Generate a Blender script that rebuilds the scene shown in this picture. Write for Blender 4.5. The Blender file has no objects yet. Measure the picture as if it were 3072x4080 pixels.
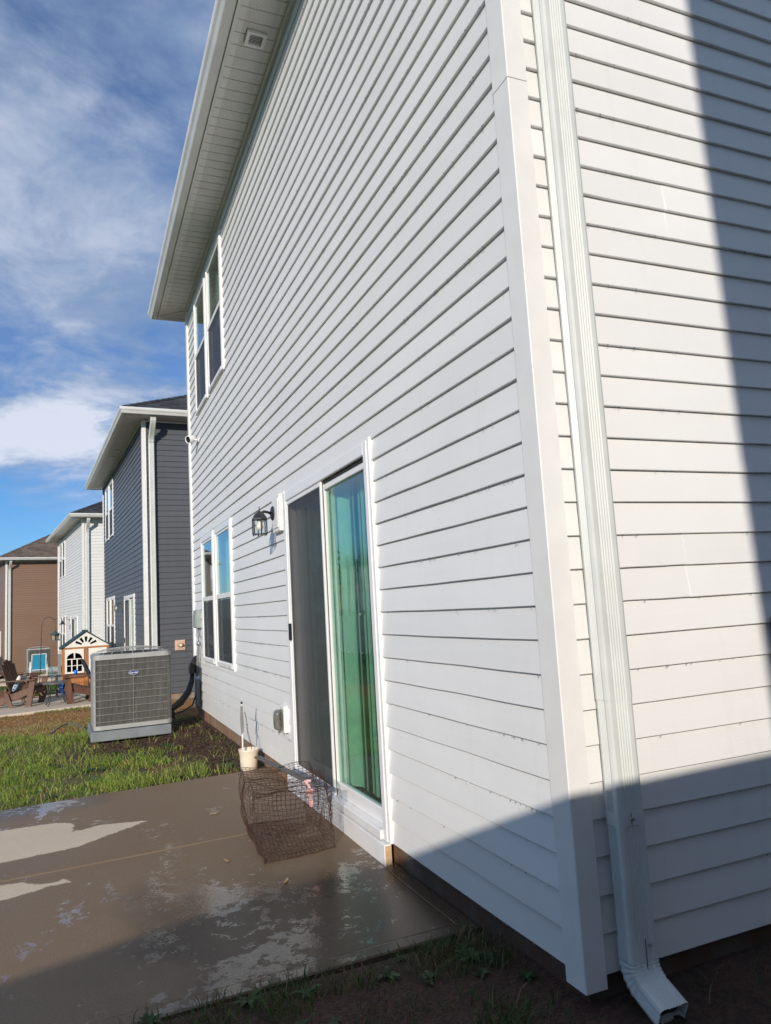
import bpy, math, random
import numpy as np
from mathutils import Vector, Matrix, geometry

random.seed(7); rng = np.random.default_rng(7)
S = bpy.context.scene
COL = S.collection
R = math.radians

# ------------------------------------------------------------------ camera
cam_d = bpy.data.cameras.new('camera'); cam = bpy.data.objects.new('camera', cam_d); COL.objects.link(cam)
S.camera = cam
yaw, pitch, roll = 0.399035, 0.126626, -0.058020
fw = Vector((-math.cos(yaw)*math.cos(pitch), math.sin(yaw)*math.cos(pitch), math.sin(pitch)))
rt = Vector((math.sin(yaw), math.cos(yaw), 0)); up = rt.cross(fw)
r2 = rt*math.cos(roll)+up*math.sin(roll); u2 = -rt*math.sin(roll)+up*math.cos(roll)
cam.matrix_world = Matrix(((r2.x, u2.x, -fw.x, 2.01458), (r2.y, u2.y, -fw.y, -1.42611), (r2.z, u2.z, -fw.z, 1.17545), (0, 0, 0, 1)))
cam_d.sensor_fit = 'VERTICAL'; cam_d.sensor_height = 24.0; cam_d.lens = 24.0*2916.136/4080
cam_d.clip_start = 0.05; cam_d.clip_end = 3000
S.render.resolution_x, S.render.resolution_y = 771, 1024

# ------------------------------------------------------------------ sky, sun, exposure
SUN = Vector((1, -0.65, 0.39)).normalized()
sun_el = math.asin(SUN.z); sun_az = math.atan2(SUN.x, SUN.y)
W = bpy.data.worlds.new('World'); S.world = W; W.use_nodes = True
wn = W.node_tree.nodes; wl = W.node_tree.links; wn.clear()
SKY_STRENGTH, CLOUD_STRENGTH = 0.132, 1.25
SKY_TINT = (0.50, 0.72, 0.95, 1)   # the photograph's daylight white balance
CLOUD_OFF = (10.62, 15.57, 2.605)
def build_world():
    out = wn.new('ShaderNodeOutputWorld')
    sky = wn.new('ShaderNodeTexSky'); sky.sky_type = 'NISHITA'; sky.sun_disc = False
    sky.sun_elevation = sun_el; sky.sun_rotation = sun_az; sky.air_density = 1.0; sky.dust_density = 0.15; sky.ozone_density = 4.5
    bg = wn.new('ShaderNodeBackground'); bg.inputs[1].default_value = SKY_STRENGTH
    wb = wn.new('ShaderNodeMix'); wb.data_type = 'RGBA'; wb.blend_type = 'MULTIPLY'; wb.inputs[0].default_value = 1.0; wb.inputs[7].default_value = SKY_TINT
    wl.new(sky.outputs[0], wb.inputs[6]); wl.new(wb.outputs[2], bg.inputs[0])
    tc = wn.new('ShaderNodeTexCoord')
    sep = wn.new('ShaderNodeSeparateXYZ'); wl.new(tc.outputs['Generated'], sep.inputs[0])
    def m(op, a, b=None, c=None, clamp=False):
        n = wn.new('ShaderNodeMath'); n.operation = op; n.use_clamp = clamp
        for i, v in enumerate((a, b, c)):
            if v is None: continue
            if isinstance(v, (int, float)): n.inputs[i].default_value = v
            else: wl.new(v, n.inputs[i])
        return n.outputs[0]
    zc = m('MAXIMUM', sep.outputs[2], 0.02); zd = m('ADD', zc, 0.10)
    px = m('DIVIDE', sep.outputs[0], zd); py = m('DIVIDE', sep.outputs[1], zd)
    cmb = wn.new('ShaderNodeCombineXYZ'); wl.new(px, cmb.inputs[0]); wl.new(py, cmb.inputs[1])
    def noise(scale, detail, rough, off, dist=0.0, sx=1, sy=1):
        mp = wn.new('ShaderNodeMapping'); mp.inputs['Location'].default_value = off; mp.inputs['Scale'].default_value = (sx, sy, 1)
        wl.new(cmb.outputs[0], mp.inputs[0])
        n = wn.new('ShaderNodeTexNoise'); n.inputs['Scale'].default_value = scale; n.inputs['Detail'].default_value = detail
        n.inputs['Roughness'].default_value = rough; n.inputs['Distortion'].default_value = dist
        wl.new(mp.outputs[0], n.inputs['Vector']); return n.outputs[0]
    def ramp(v, a, b):
        n = wn.new('ShaderNodeMapRange'); n.interpolation_type = 'SMOOTHSTEP'; n.inputs[1].default_value = a; n.inputs[2].default_value = b
        wl.new(v, n.inputs[0]); return n.outputs[0]
    big = noise(1.15, 12, 0.56, CLOUD_OFF, 0.25)
    fine = noise(3.6, 12, 0.64, (9.3, 2.1, 0.7), 0.4)
    both = m('ADD', m('MULTIPLY', big, 0.68), m('MULTIPLY', fine, 0.32))
    lowclear = ramp(sep.outputs[2], 0.10, 0.22)          # the air near the horizon is clear
    cov = m('MULTIPLY', ramp(both, 0.36, 0.57), lowclear)
    dens = m('MULTIPLY', ramp(both, 0.46, 0.62), lowclear)
    veil = m('MULTIPLY', ramp(sep.outputs[2], 0.14, 0.30), 0.22)
    covt = m('MAXIMUM', m('MULTIPLY', cov, 0.88), veil)
    shade = ramp(noise(2.6, 10, 0.60, (4.4, 1.9, 0.3), 0.4), 0.34, 0.62)
    lowc = ramp(sep.outputs[2], 0.36, 0.24)               # far clouds are seen on their sunlit flank
    mix = wn.new('ShaderNodeMix'); mix.data_type = 'RGBA'
    mix.inputs[6].default_value = (0.20, 0.285, 0.44, 1); mix.inputs[7].default_value = (0.62, 0.65, 0.73, 1)
    wl.new(m('MINIMUM', m('ADD', m('MULTIPLY', m('MULTIPLY', shade, m('ADD', m('MULTIPLY', dens, 0.6), 0.4)), 0.62), m('MULTIPLY', m('MULTIPLY', lowc, dens), 0.75)), 1.0), mix.inputs[0])
    bgc = wn.new('ShaderNodeBackground'); bgc.inputs[1].default_value = CLOUD_STRENGTH; wl.new(mix.outputs[2], bgc.inputs[0])
    ms = wn.new('ShaderNodeMixShader'); wl.new(covt, ms.inputs[0]); wl.new(bg.outputs[0], ms.inputs[1]); wl.new(bgc.outputs[0], ms.inputs[2])
    wl.new(ms.outputs[0], out.inputs[0])
build_world()
sd = bpy.data.lights.new('sun', 'SUN'); sd.energy = 4.0; sd.angle = R(0.53); sd.color = (1.0, 0.91, 0.80)
sun = bpy.data.objects.new('sun', sd); COL.objects.link(sun); sun.location = (30, -20, 20)
sun.rotation_euler = SUN.to_track_quat('Z', 'Y').to_euler()
S.view_settings.view_transform = 'Standard'; S.view_settings.look = 'None'; S.view_settings.exposure = 0.0; S.view_settings.gamma = 1.0
S.view_settings.use_curve_mapping = False
S.render.engine = 'CYCLES'
S.cycles.max_bounces = 8; S.cycles.transparent_max_bounces = 16; S.cycles.caustics_reflective = False; S.cycles.caustics_refractive = False

# ------------------------------------------------------------------ material helpers
class NT:
    def __init__(s, name):
        s.m = bpy.data.materials.new(name); s.m.use_nodes = True; s.t = s.m.node_tree; s.n = s.t.nodes; s.l = s.t.links
        s.b = s.n.get('Principled BSDF'); s.out = s.n.get('Material Output')
    def node(s, t, **kw):
        n = s.n.new(t)
        for k, v in kw.items(): setattr(n, k, v)
        return n
    def put(s, sock, v):
        if hasattr(v, 'is_output'): s.l.new(v, sock)
        elif isinstance(v, (tuple, list)) and len(v) == 3 and sock.type == 'RGBA': sock.default_value = (*v, 1)
        else: sock.default_value = v
    def pos(s): return s.node('ShaderNodeNewGeometry').outputs['Position']
    def obj(s): return s.node('ShaderNodeTexCoord').outputs['Object']
    def map(s, v, scale=(1, 1, 1), loc=(0, 0, 0), rot=(0, 0, 0)):
        n = s.node('ShaderNodeMapping'); n.inputs['Scale'].default_value = scale; n.inputs['Location'].default_value = loc; n.inputs['Rotation'].default_value = rot
        s.l.new(v, n.inputs[0]); return n.outputs[0]
    def noise(s, v, scale, detail=4, rough=0.55, dist=0.0):
        n = s.node('ShaderNodeTexNoise'); n.inputs['Scale'].default_value = scale; n.inputs['Detail'].default_value = detail
        n.inputs['Roughness'].default_value = rough; n.inputs['Distortion'].default_value = dist
        s.l.new(v, n.inputs['Vector']); return n.outputs[0]
    def ramp(s, v, a, b, lo=0.0, hi=1.0, smooth=True):
        n = s.node('ShaderNodeMapRange'); n.interpolation_type = 'SMOOTHSTEP' if smooth else 'LINEAR'
        for i, x in enumerate((a, b, lo, hi)): n.inputs[i+1].default_value = x
        s.put(n.inputs[0], v); return n.outputs[0]
    def mix(s, f, a, b):
        n = s.node('ShaderNodeMix'); n.data_type = 'RGBA'; s.put(n.inputs[0], f); s.put(n.inputs[6], a); s.put(n.inputs[7], b); return n.outputs[2]
    def math(s, op, a, b=None, clamp=False):
        n = s.node('ShaderNodeMath'); n.operation = op; n.use_clamp = clamp; s.put(n.inputs[0], a)
        if b is not None: s.put(n.inputs[1], b)
        return n.outputs[0]
    def sep(s, v):
        n = s.node('ShaderNodeSeparateXYZ'); s.l.new(v, n.inputs[0]); return n.outputs
    def bump(s, h, strength=0.3, dist=0.005, normal=None):
        n = s.node('ShaderNodeBump'); n.inputs['Strength'].default_value = strength; n.inputs['Distance'].default_value = dist
        s.l.new(h, n.inputs['Height'])
        if normal is not None: s.l.new(normal, n.inputs['Normal'])
        return n.outputs[0]
    def set(s, color=None, rough=None, normal=None, metal=None, spec=None, coat=None, coat_rough=None):
        b = s.b
        if color is not None: s.put(b.inputs['Base Color'], color)
        if rough is not None: s.put(b.inputs['Roughness'], rough)
        if normal is not None: s.put(b.inputs['Normal'], normal)
        if metal is not None: s.put(b.inputs['Metallic'], metal)
        if spec is not None: s.put(b.inputs['Specular IOR Level'], spec)
        if coat is not None: s.put(b.inputs['Coat Weight'], coat)
        if coat_rough is not None: s.put(b.inputs['Coat Roughness'], coat_rough)
        return s.m
def plain(name, color, rough=0.5, var=0.06, scale=9.0, bump=0.0, bscale=60, metal=0.0):
    t = NT(name); p = t.pos(); n = t.noise(p, scale, 5)
    c = t.mix(t.ramp(n, 0.3, 0.7), tuple(x*(1-var) for x in color), tuple(min(1, x*(1+var)) for x in color))
    nm = t.bump(t.noise(p, bscale, 4), bump, 0.004) if bump else None
    return t.set(c, t.ramp(n, 0.2, 0.8, max(0.02, rough-0.08), min(1, rough+0.08)), nm, metal)
def siding_mat(name, color, dirt=0.05, rough=0.42, bump=1.0):
    t = NT(name); p = t.pos()
    grain = t.noise(t.map(p, (9, 9, 150)), 1.0, 6, 0.65, 1.2)
    g2 = t.noise(t.map(p, (40, 40, 420)), 1.0, 3, 0.6, 0.5)
    wav = t.noise(t.map(p, (1.6, 1.6, 5)), 1.0, 2)
    blot = t.noise(p, 1.1, 6, 0.6)
    streak = t.noise(t.map(p, (14, 14, 0.9)), 1.0, 5, 0.6)
    oi = t.node('ShaderNodeObjectInfo').outputs['Random']
    c = t.mix(t.ramp(blot, 0.35, 0.75), color, tuple(x*(1-dirt) for x in color))
    c = t.mix(t.math('MULTIPLY', t.ramp(streak, 0.55, 0.8), 0.22), c, tuple(x*y for x, y in zip(color, (0.80, 0.78, 0.72))))
    lowdirt = t.math('MULTIPLY', t.ramp(t.math('ADD', t.sep(p)[2], t.math('MULTIPLY', blot, 0.5)), 0.75, 0.15), 0.35)
    c = t.mix(lowdirt, c, tuple(x*y for x, y in zip(color, (0.86, 0.82, 0.74))))
    hs = t.node('ShaderNodeHueSaturation'); t.l.new(c, hs.inputs['Color']); t.l.new(t.ramp(oi, 0, 1, 0.972, 1.02, False), hs.inputs['Value'])
    h = t.math('ADD', t.math('MULTIPLY', grain, 0.65), t.math('MULTIPLY', g2, 0.35))
    n1 = t.bump(h, 0.28*bump+0.01, 0.0022); n2 = t.bump(wav, 0.35*bump+0.02, 0.012, n1)
    return t.set(hs.outputs[0], t.ramp(streak, 0.3, 0.7, rough-0.05, rough+0.08), n2, spec=0.45)
def glass_mat(name, tint, boost=1.0, rough=0.015, streak=0.0):
    t = NT(name); t.n.remove(t.b)
    lw_ = t.node('ShaderNodeLayerWeight'); lw_.inputs[0].default_value = 0.5
    fr = t.node('ShaderNodeMath'); fr.operation = 'MULTIPLY_ADD'; fr.inputs[1].default_value = 0.94; fr.inputs[2].default_value = 0.045
    t.l.new(t.math('POWER', lw_.outputs['Facing'], 4.2), fr.inputs[0])
    gl = t.node('ShaderNodeBsdfGlossy'); gl.inputs['Roughness'].default_value = rough; gl.inputs['Color'].default_value = (0.86, 0.93, 0.94, 1)
    tr = t.node('ShaderNodeBsdfTransparent'); tr.inputs['Color'].default_value = (*tint, 1)
    if streak:
        p = t.pos(); h = t.noise(t.map(p, (70, 70, 3.0)), 1.0, 6, 0.65, 0.6)
        drip = t.noise(t.map(p, (26, 26, 1.2)), 1.0, 4, 0.6)
        hh = t.math('MULTIPLY', h, t.ramp(drip, 0.46, 0.62))
        nm = t.bump(hh, streak, 0.003); t.l.new(nm, gl.inputs['Normal'])
    mx = t.node('ShaderNodeMixShader'); t.l.new(t.math('MULTIPLY', fr.outputs[0], boost, True), mx.inputs[0])
    t.l.new(tr.outputs[0], mx.inputs[1]); t.l.new(gl.outputs[0], mx.inputs[2]); t.l.new(mx.outputs[0], t.out.inputs[0]); return t.m
def screen_mat(name):
    t = NT(name); t.n.remove(t.b)
    d = t.node('ShaderNodeBsdfPrincipled'); p = t.pos()
    n = t.noise(p, 260, 2); d.inputs['Roughness'].default_value = 0.5
    t.l.new(t.mix(t.ramp(n, 0.68, 0.74), (0.060, 0.062, 0.068), (0.34, 0.35, 0.37)), d.inputs['Base Color'])
    tr = t.node('ShaderNodeBsdfTransparent'); mx = t.node('ShaderNodeMixShader')
    st = t.noise(t.map(p, (5, 5, 0.4)), 1.0, 3)
    t.l.new(t.ramp(st, 0.3, 0.7, 0.44, 0.56), mx.inputs[0])
    t.l.new(tr.outputs[0], mx.inputs[1]); t.l.new(d.outputs[0], mx.inputs[2]); t.l.new(mx.outputs[0], t.out.inputs[0]); return t.m
def wood_mat(name, a, b, rough=0.6, axis=2):
    t = NT(name); p = t.obj(); sc = [22, 22, 22]; sc[axis] = 1.6
    n = t.noise(t.map(p, tuple(sc)), 1.0, 6, 0.6, 1.0); n2 = t.noise(t.pos(), 3, 3)
    c = t.mix(t.ramp(n, 0.3, 0.7), a, b); c = t.mix(t.ramp(n2, 0.4, 0.8, 0, 0.35), c, tuple(x*0.6 for x in a))
    return t.set(c, rough, t.bump(n, 0.3, 0.003))
def shingle_mat(name, a, b, c):
    t = NT(name); uv = t.node('ShaderNodeUVMap').outputs[0]; s = t.sep(uv)
    row = t.math('FLOOR', s[1]); jit = t.node('ShaderNodeTexWhiteNoise'); jit.noise_dimensions = '1D'; t.l.new(row, jit.inputs['W'])
    u = t.math('ADD', t.math('MULTIPLY', s[0], 4.2), t.math('MULTIPLY', jit.outputs[0], 9.0))
    cell = t.math('FLOOR', u); wn_ = t.node('ShaderNodeTexWhiteNoise'); wn_.noise_dimensions = '2D'
    cb = t.node('ShaderNodeCombineXYZ'); t.l.new(cell, cb.inputs[0]); t.l.new(row, cb.inputs[1]); t.l.new(cb.outputs[0], wn_.inputs['Vector'])
    col = t.mix(wn_.outputs[0], a, b); g = t.noise(t.pos(), 220, 3); col = t.mix(t.ramp(g, 0.45, 0.75, 0, 0.5), col, c)
    return t.set(col, 0.9, t.bump(g, 0.5, 0.004))
def attr_mat(name, rough=0.6, trans=0.25):
    t = NT(name); a = t.node('ShaderNodeAttribute', attribute_name='col')
    t.set(a.outputs['Color'], rough)
    tl = t.node('ShaderNodeBsdfTranslucent'); t.l.new(a.outputs['Color'], tl.inputs['Color'])
    mx = t.node('ShaderNodeMixShader'); mx.inputs[0].default_value = trans
    t.l.new(t.b.outputs[0], mx.inputs[1]); t.l.new(tl.outputs[0], mx.inputs[2]); t.l.new(mx.outputs[0], t.out.inputs[0]); return t.m

M = {}
M['white_siding'] = siding_mat('white_siding', (0.80, 0.80, 0.79))
M['white_siding_c'] = siding_mat('white_siding_c', (0.78, 0.78, 0.77), bump=0.1)
M['slate_siding'] = siding_mat('slate_siding', (0.103, 0.110, 0.124), 0.08, bump=0.25)
M['brown_siding'] = siding_mat('brown_siding', (0.265, 0.165, 0.115), 0.05, bump=0.05)
M['trim'] = plain('white_trim', (0.80, 0.79, 0.77), 0.42, 0.03, 6, 0.12, 240)
M['vinyl'] = plain('white_vinyl', (0.82, 0.82, 0.81), 0.32, 0.03, 5, 0.06, 120)
M['alu'] = plain('painted_aluminium', (0.62, 0.645, 0.625), 0.44, 0.05, 6, 0.05, 90)
M['gutter'] = plain('gutter_white', (0.74, 0.745, 0.72), 0.36, 0.06, 4, 0.05, 60)
def soffit_material():
    t = NT('perforated_soffit'); p = t.pos(); s = t.sep(p)
    v = t.node('ShaderNodeTexVoronoi'); v.feature = 'F1'; v.inputs['Randomness'].default_value = 0.12; v.inputs['Scale'].default_value = 95
    t.l.new(p, v.inputs['Vector'])
    hole = t.ramp(v.outputs['Distance'], 0.26, 0.34, 1, 0)
    sect = t.ramp(t.noise(t.map(p, (0.9, 0.01, 0.01)), 1.0, 1), 0.44, 0.47)
    hole = t.math('MULTIPLY', hole, t.math('MULTIPLY', t.ramp(s[1], -0.05, -0.07), t.ramp(s[1], -0.295, -0.28)))
    dirt = t.noise(p, 3.0, 5)
    c = t.mix(t.ramp(dirt, 0.35, 0.75), (0.80, 0.78, 0.75), (0.74, 0.72, 0.685))
    c = t.mix(t.math('MULTIPLY', hole, 0.8), c, (0.16, 0.155, 0.15))
    return t.set(c, 0.38, t.bump(dirt, 0.05, 0.01))
M['soffit'] = soffit_material()
M['soffit_plain'] = plain('soffit_plain', (0.68, 0.66, 0.63), 0.4, 0.05, 5)
M['dark_gap'] = plain('dark_gap', (0.035, 0.034, 0.032), 0.8)
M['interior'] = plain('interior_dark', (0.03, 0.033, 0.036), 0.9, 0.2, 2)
M['interior_brown'] = plain('interior_brown', (0.10, 0.075, 0.055), 0.9, 0.2, 2)
M['blind'] = plain('blind_vinyl', (0.78, 0.80, 0.74), 0.5, 0.05)
M['tan_blind'] = plain('tan_blind', (0.26, 0.19, 0.10), 0.6, 0.08)
M['curtain'] = plain('curtain', (0.52, 0.62, 0.58), 0.8, 0.12, 3)
M['glass'] = glass_mat('window_glass', (0.84, 0.92, 0.88), 1.25)
M['door_glass'] = glass_mat('door_glass', (0.67, 0.85, 0.77), 1.25, 0.012, 0.25)
M['clear_glass'] = glass_mat('clear_glass', (0.93, 0.95, 0.95), 1.2)
M['smoke_plastic'] = glass_mat('smoke_plastic', (0.60, 0.57, 0.52), 1.6, 0.08)
M['screen'] = screen_mat('insect_screen')
M['black_metal'] = plain('black_metal', (0.022, 0.026, 0.030), 0.38, 0.1)
M['bulb'] = plain('frosted_bulb', (0.85, 0.80, 0.66), 0.25, 0.02)
M['black_plastic'] = plain('black_plastic', (0.016, 0.016, 0.019), 0.42, 0.1, 9, 0.15, 40)
M['white_plastic'] = plain('white_plastic', (0.80, 0.80, 0.79), 0.3, 0.03)
M['bucket'] = plain('cream_bucket', (0.78, 0.68, 0.54), 0.42, 0.07, 7, 0.05, 40)
M['grey_green'] = plain('grey_green_plastic', (0.30, 0.345, 0.315), 0.5, 0.05)
M['conduit'] = plain('grey_conduit', (0.22, 0.225, 0.225), 0.5, 0.1)
M['ac_grey'] = plain('ac_grey', (0.36, 0.365, 0.355), 0.42, 0.06, 6, 0.08, 80)
M['ac_wire'] = plain('ac_wire', (0.26, 0.258, 0.245), 0.45, 0.1)
def coil():
    t = NT('condenser_coil'); p = t.obj(); n = t.noise(t.map(p, (60, 60, 3)), 1.0, 4); g = t.noise(t.map(p, (2, 2, 130)), 1, 2)
    return t.set(t.mix(t.ramp(n, 0.4, 0.65), (0.022, 0.020, 0.018), (0.085, 0.075, 0.062)), 0.5, t.bump(g, 0.4, 0.004))
M['coil'] = coil()
M['pad'] = plain('grey_pad', (0.20, 0.22, 0.235), 0.7, 0.12, 6, 0.3, 90)
M['logo_blue'] = plain('logo_blue', (0.012, 0.03, 0.20), 0.3, 0.03)
M['letter_white'] = plain('letter_white', (0.8, 0.8, 0.8), 0.4, 0.02)
M['bronze'] = plain('bronze_plate', (0.66, 0.46, 0.36), 0.5, 0.06)
M['brass'] = plain('gold_plastic', (0.42, 0.29, 0.13), 0.35, 0.08)
M['brown_box'] = plain('brown_box', (0.17, 0.11, 0.10), 0.5, 0.1)
M['rust'] = plain('rusty_wire', (0.055, 0.024, 0.016), 0.75, 0.45, 30)
M['grey_wood'] = wood_mat('weathered_slat', (0.075, 0.066, 0.060), (0.150, 0.130, 0.115), 0.45, 0)
M['pink'] = plain('pink_ribbon', (0.74, 0.42, 0.42), 0.4, 0.12, 40, 0.4, 60)
M['stain_wood'] = wood_mat('brown_stained_wood', (0.095, 0.042, 0.026), (0.165, 0.078, 0.046), 0.5)
M['cedar'] = wood_mat('cedar', (0.34, 0.125, 0.035), (0.48, 0.20, 0.065), 0.6)
M['raw_wood'] = wood_mat('raw_wood', (0.55, 0.36, 0.20), (0.68, 0.48, 0.28), 0.7, 1)
M['play_white'] = plain('play_white', (0.80, 0.78, 0.72), 0.5, 0.04)
M['play_roof'] = plain('play_green', (0.012, 0.050, 0.056), 0.55, 0.12, 6)
M['table_metal'] = plain('table_metal', (0.060, 0.066, 0.066), 0.5, 0.15)
M['table_top'] = plain('table_top', (0.12, 0.115, 0.105), 0.35, 0.15)
M['blue_fabric'] = plain('blue_fabric', (0.018, 0.27, 0.45), 0.7, 0.08, 20, 0.2, 200)
M['blue_plastic'] = plain('blue_plastic', (0.015, 0.19, 0.72), 0.3, 0.08)
M['teal_plastic'] = plain('teal_plastic', (0.006, 0.09, 0.095), 0.35, 0.1)
M['navy_cloth'] = plain('navy_cloth', (0.02, 0.028, 0.042), 0.85, 0.2)
M['feeder_green'] = plain('feeder_green', (0.05, 0.10, 0.10), 0.5, 0.1)
M['seed'] = plain('seed_wood', (0.32, 0.26, 0.16), 0.7, 0.2, 30)
M['shingle_dark'] = shingle_mat('shingles_charcoal', (0.018, 0.019, 0.023), (0.060, 0.062, 0.070), (0.03, 0.03, 0.034))
M['shingle_brown'] = shingle_mat('shingles_brown', (0.100, 0.072, 0.052), (0.20, 0.150, 0.110), (0.12, 0.088, 0.064))
M['blade'] = attr_mat('grass_blades', 0.5, 0.40)
M['leafy'] = attr_mat('leaves', 0.5, 0.25)
M['bark'] = plain('bark', (0.10, 0.075, 0.055), 0.9, 0.3, 12, 0.6, 30)
M['fence_wood'] = wood_mat('fence_wood', (0.26, 0.19, 0.13), (0.36, 0.28, 0.20), 0.8)
M['drop'] = glass_mat('water', (0.80, 0.82, 0.84), 2.2, 0.02)
M['chrome'] = plain('galvanised', (0.5, 0.5, 0.5), 0.35, 0.1, 9, 0, 60, 0.8)
M['dry_leaf'] = plain('dry_leaf', (0.34, 0.22, 0.12), 0.7, 0.2)
M['rubber_hose'] = plain('grey_hose', (0.10, 0.12, 0.115), 0.5, 0.1)
def foundation_mat():
    t = NT('foundation_concrete'); p = t.pos(); n = t.noise(p, 4, 6); s = t.noise(t.map(p, (9, 9, 1.5)), 1, 5)
    c = t.mix(t.ramp(n, 0.35, 0.7), (0.30, 0.25, 0.19), (0.20, 0.155, 0.115))
    c = t.mix(t.math('MULTIPLY', t.ramp(s, 0.36, 0.62), 0.85), c, (0.26, 0.105, 0.042))
    shade_tone = t.ramp(t.math('ADD', t.sep(p)[0], t.math('MULTIPLY', n, 0.6)), -1.5, -0.9)
    c = t.mix(t.math('MULTIPLY', shade_tone, 0.72), c, (0.035, 0.022, 0.016))  # shade at the near end painted into the concrete colour
    return t.set(c, 0.9, t.bump(t.noise(p, 60, 5), 0.5, 0.006))
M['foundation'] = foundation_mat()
def pillow_mat():
    t = NT('printed_pillow'); p = t.obj()
    v = t.node('ShaderNodeTexVoronoi'); v.inputs['Scale'].default_value = 16; v.inputs['Randomness'].default_value = 0.15; t.l.new(p, v.inputs['Vector'])
    dots = t.ramp(v.outputs['Distance'], 0.28, 0.34, 1, 0); s = t.sep(p)
    fl = t.ramp(t.noise(p, 14, 3), 0.52, 0.58)
    top = t.mix(fl, (0.72, 0.72, 0.70), (0.62, 0.25, 0.08)); bot = t.mix(dots, (0.42, 0.56, 0.66), (0.02, 0.03, 0.06))
    return t.set(t.mix(t.ramp(s[2], 0.02, 0.03), bot, top), 0.8)
M['pillow'] = pillow_mat()

# ------------------------------------------------------------------ mesh helpers
class MB:
    def __init__(s): s.v = []; s.f = []; s.uv = None
    def add(s, vs, fs):
        o = len(s.v); s.v += [tuple(p) for p in vs]; s.f += [tuple(i+o for i in f) for f in fs]; return s
    def box(s, x0, x1, y0, y1, z0, z1):
        v = [(x0, y0, z0), (x1, y0, z0), (x1, y1, z0), (x0, y1, z0), (x0, y0, z1), (x1, y0, z1), (x1, y1, z1), (x0, y1, z1)]
        return s.add(v, [(0, 3, 2, 1), (4, 5, 6, 7), (0, 1, 5, 4), (1, 2, 6, 5), (2, 3, 7, 6), (3, 0, 4, 7)])
    def bbox(s, x0, x1, y0, y1, z0, z1, b=0.004):
        # box with chamfered edges
        c = ((x0+x1)/2, (y0+y1)/2, (z0+z1)/2); h = ((x1-x0)/2, (y1-y0)/2, (z1-z0)/2); b = min(b, min(h)*0.6)
        vs = []; idx = {}
        for sx in (-1, 1):
            for sy in (-1, 1):
                for sz in (-1, 1):
                    for a in range(3):
                        sg = (sx, sy, sz); p = [c[k]+sg[k]*(h[k] if k == a else h[k]-b) for k in range(3)]
                        idx[(sx, sy, sz, a)] = len(vs); vs.append(p)
        fs = []
        def q(*k):
            pts = [Vector(vs[i]) for i in k]; n = (pts[1]-pts[0]).cross(pts[2]-pts[0]); ctr = sum(pts, Vector())/len(pts)-Vector(c)
            fs.append(tuple(k) if n.dot(ctr) > 0 else tuple(reversed(k)))
        for a in range(3):
            o = [k for k in range(3) if k != a]
            for sg in (-1, 1):
                def key(u, w):
                    t = [0, 0, 0]; t[a] = sg; t[o[0]] = u; t[o[1]] = w; return idx[(*t, a)]
                q(key(-1, -1), key(1, -1), key(1, 1), key(-1, 1))
        for a in range(3):
            o = [k for k in range(3) if k != a]
            for u in (-1, 1):
                for w in (-1, 1):
                    def key(sa, ax):
                        t = [0, 0, 0]; t[a] = sa; t[o[0]] = u; t[o[1]] = w; return idx[(*t, ax)]
                    q(key(-1, o[0]), key(1, o[0]), key(1, o[1]), key(-1, o[1]))
        for sx in (-1, 1):
            for sy in (-1, 1):
                for sz in (-1, 1): q(*[idx[(sx, sy, sz, a)] for a in range(3)])
        return s.add(vs, fs)
    def bar(s, p, q, w, h, upv=(0, 0, 1), b=0.0):
        # rectangular bar from p to q: w sideways, h along up
        p = Vector(p); q = Vector(q); d = (q-p); L = d.length; d.normalize(); u = Vector(upv)
        sd_ = d.cross(u); sd_.normalize(); u = sd_.cross(d)
        t = MB(); (t.bbox if b else t.box)(0, L, -w/2, w/2, -h/2, h/2, *([b] if b else []))
        return s.add([p+d*v[0]+sd_*(-v[1])+u*v[2] for v in t.v], t.f)
    def tube(s, pts, r, n=6, closed=False, caps=True):
        pts = [Vector(p) for p in pts]; m = len(pts); rs = r if isinstance(r, (list, tuple)) else [r]*m
        ref = Vector((0, 0, 1)); vs = []; fs = []
        for i, p in enumerate(pts):
            a = pts[(i-1) % m] if (closed or i) else p; b = pts[(i+1) % m] if (closed or i < m-1) else p
            d = (b-a); d = d.normalized() if d.length else Vector((0, 0, 1))
            e = d.cross(ref)
            if e.length < 0.05: e = d.cross(Vector((1, 0, 0)))
            e.normalize(); f = e.cross(d)
            for k in range(n):
                t = 2*math.pi*k/n; vs.append(p+(e*math.cos(t)+f*math.sin(t))*rs[i])
        for i in range(m if closed else m-1):
            j = (i+1) % m
            for k in range(n): fs.append((i*n+k, i*n+(k+1) % n, j*n+(k+1) % n, j*n+k))
        if caps and not closed: fs += [tuple(reversed(range(n))), tuple(range((m-1)*n, m*n))]
        return s.add(vs, fs)
    def lathe(s, prof, c=(0, 0, 0), n=20, axis=2, sx=1, sy=1):
        vs = []; fs = []
        for r, z in prof:
            for k in range(n):
                t = 2*math.pi*k/n; p = [r*math.cos(t)*sx, r*math.sin(t)*sy, z]
                if axis == 1: p = [p[0], -p[2], p[1]]
                if axis == 0: p = [p[2], p[0], p[1]]
                vs.append((p[0]+c[0], p[1]+c[1], p[2]+c[2]))
        for i in range(len(prof)-1):
            for k in range(n): fs.append((i*n+k, i*n+(k+1) % n, (i+1)*n+(k+1) % n, (i+1)*n+k))
        return s.add(vs, fs)
    def extrude(s, poly, z0, z1, closed=True):
        n = len(poly); vs = [(x, y, z0) for x, y in poly]+[(x, y, z1) for x, y in poly]
        fs = [(i, (i+1) % n, n+(i+1) % n, n+i) for i in range(n)]+[tuple(reversed(range(n))), tuple(range(n, 2*n))]
        return s.add(vs, fs)
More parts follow.
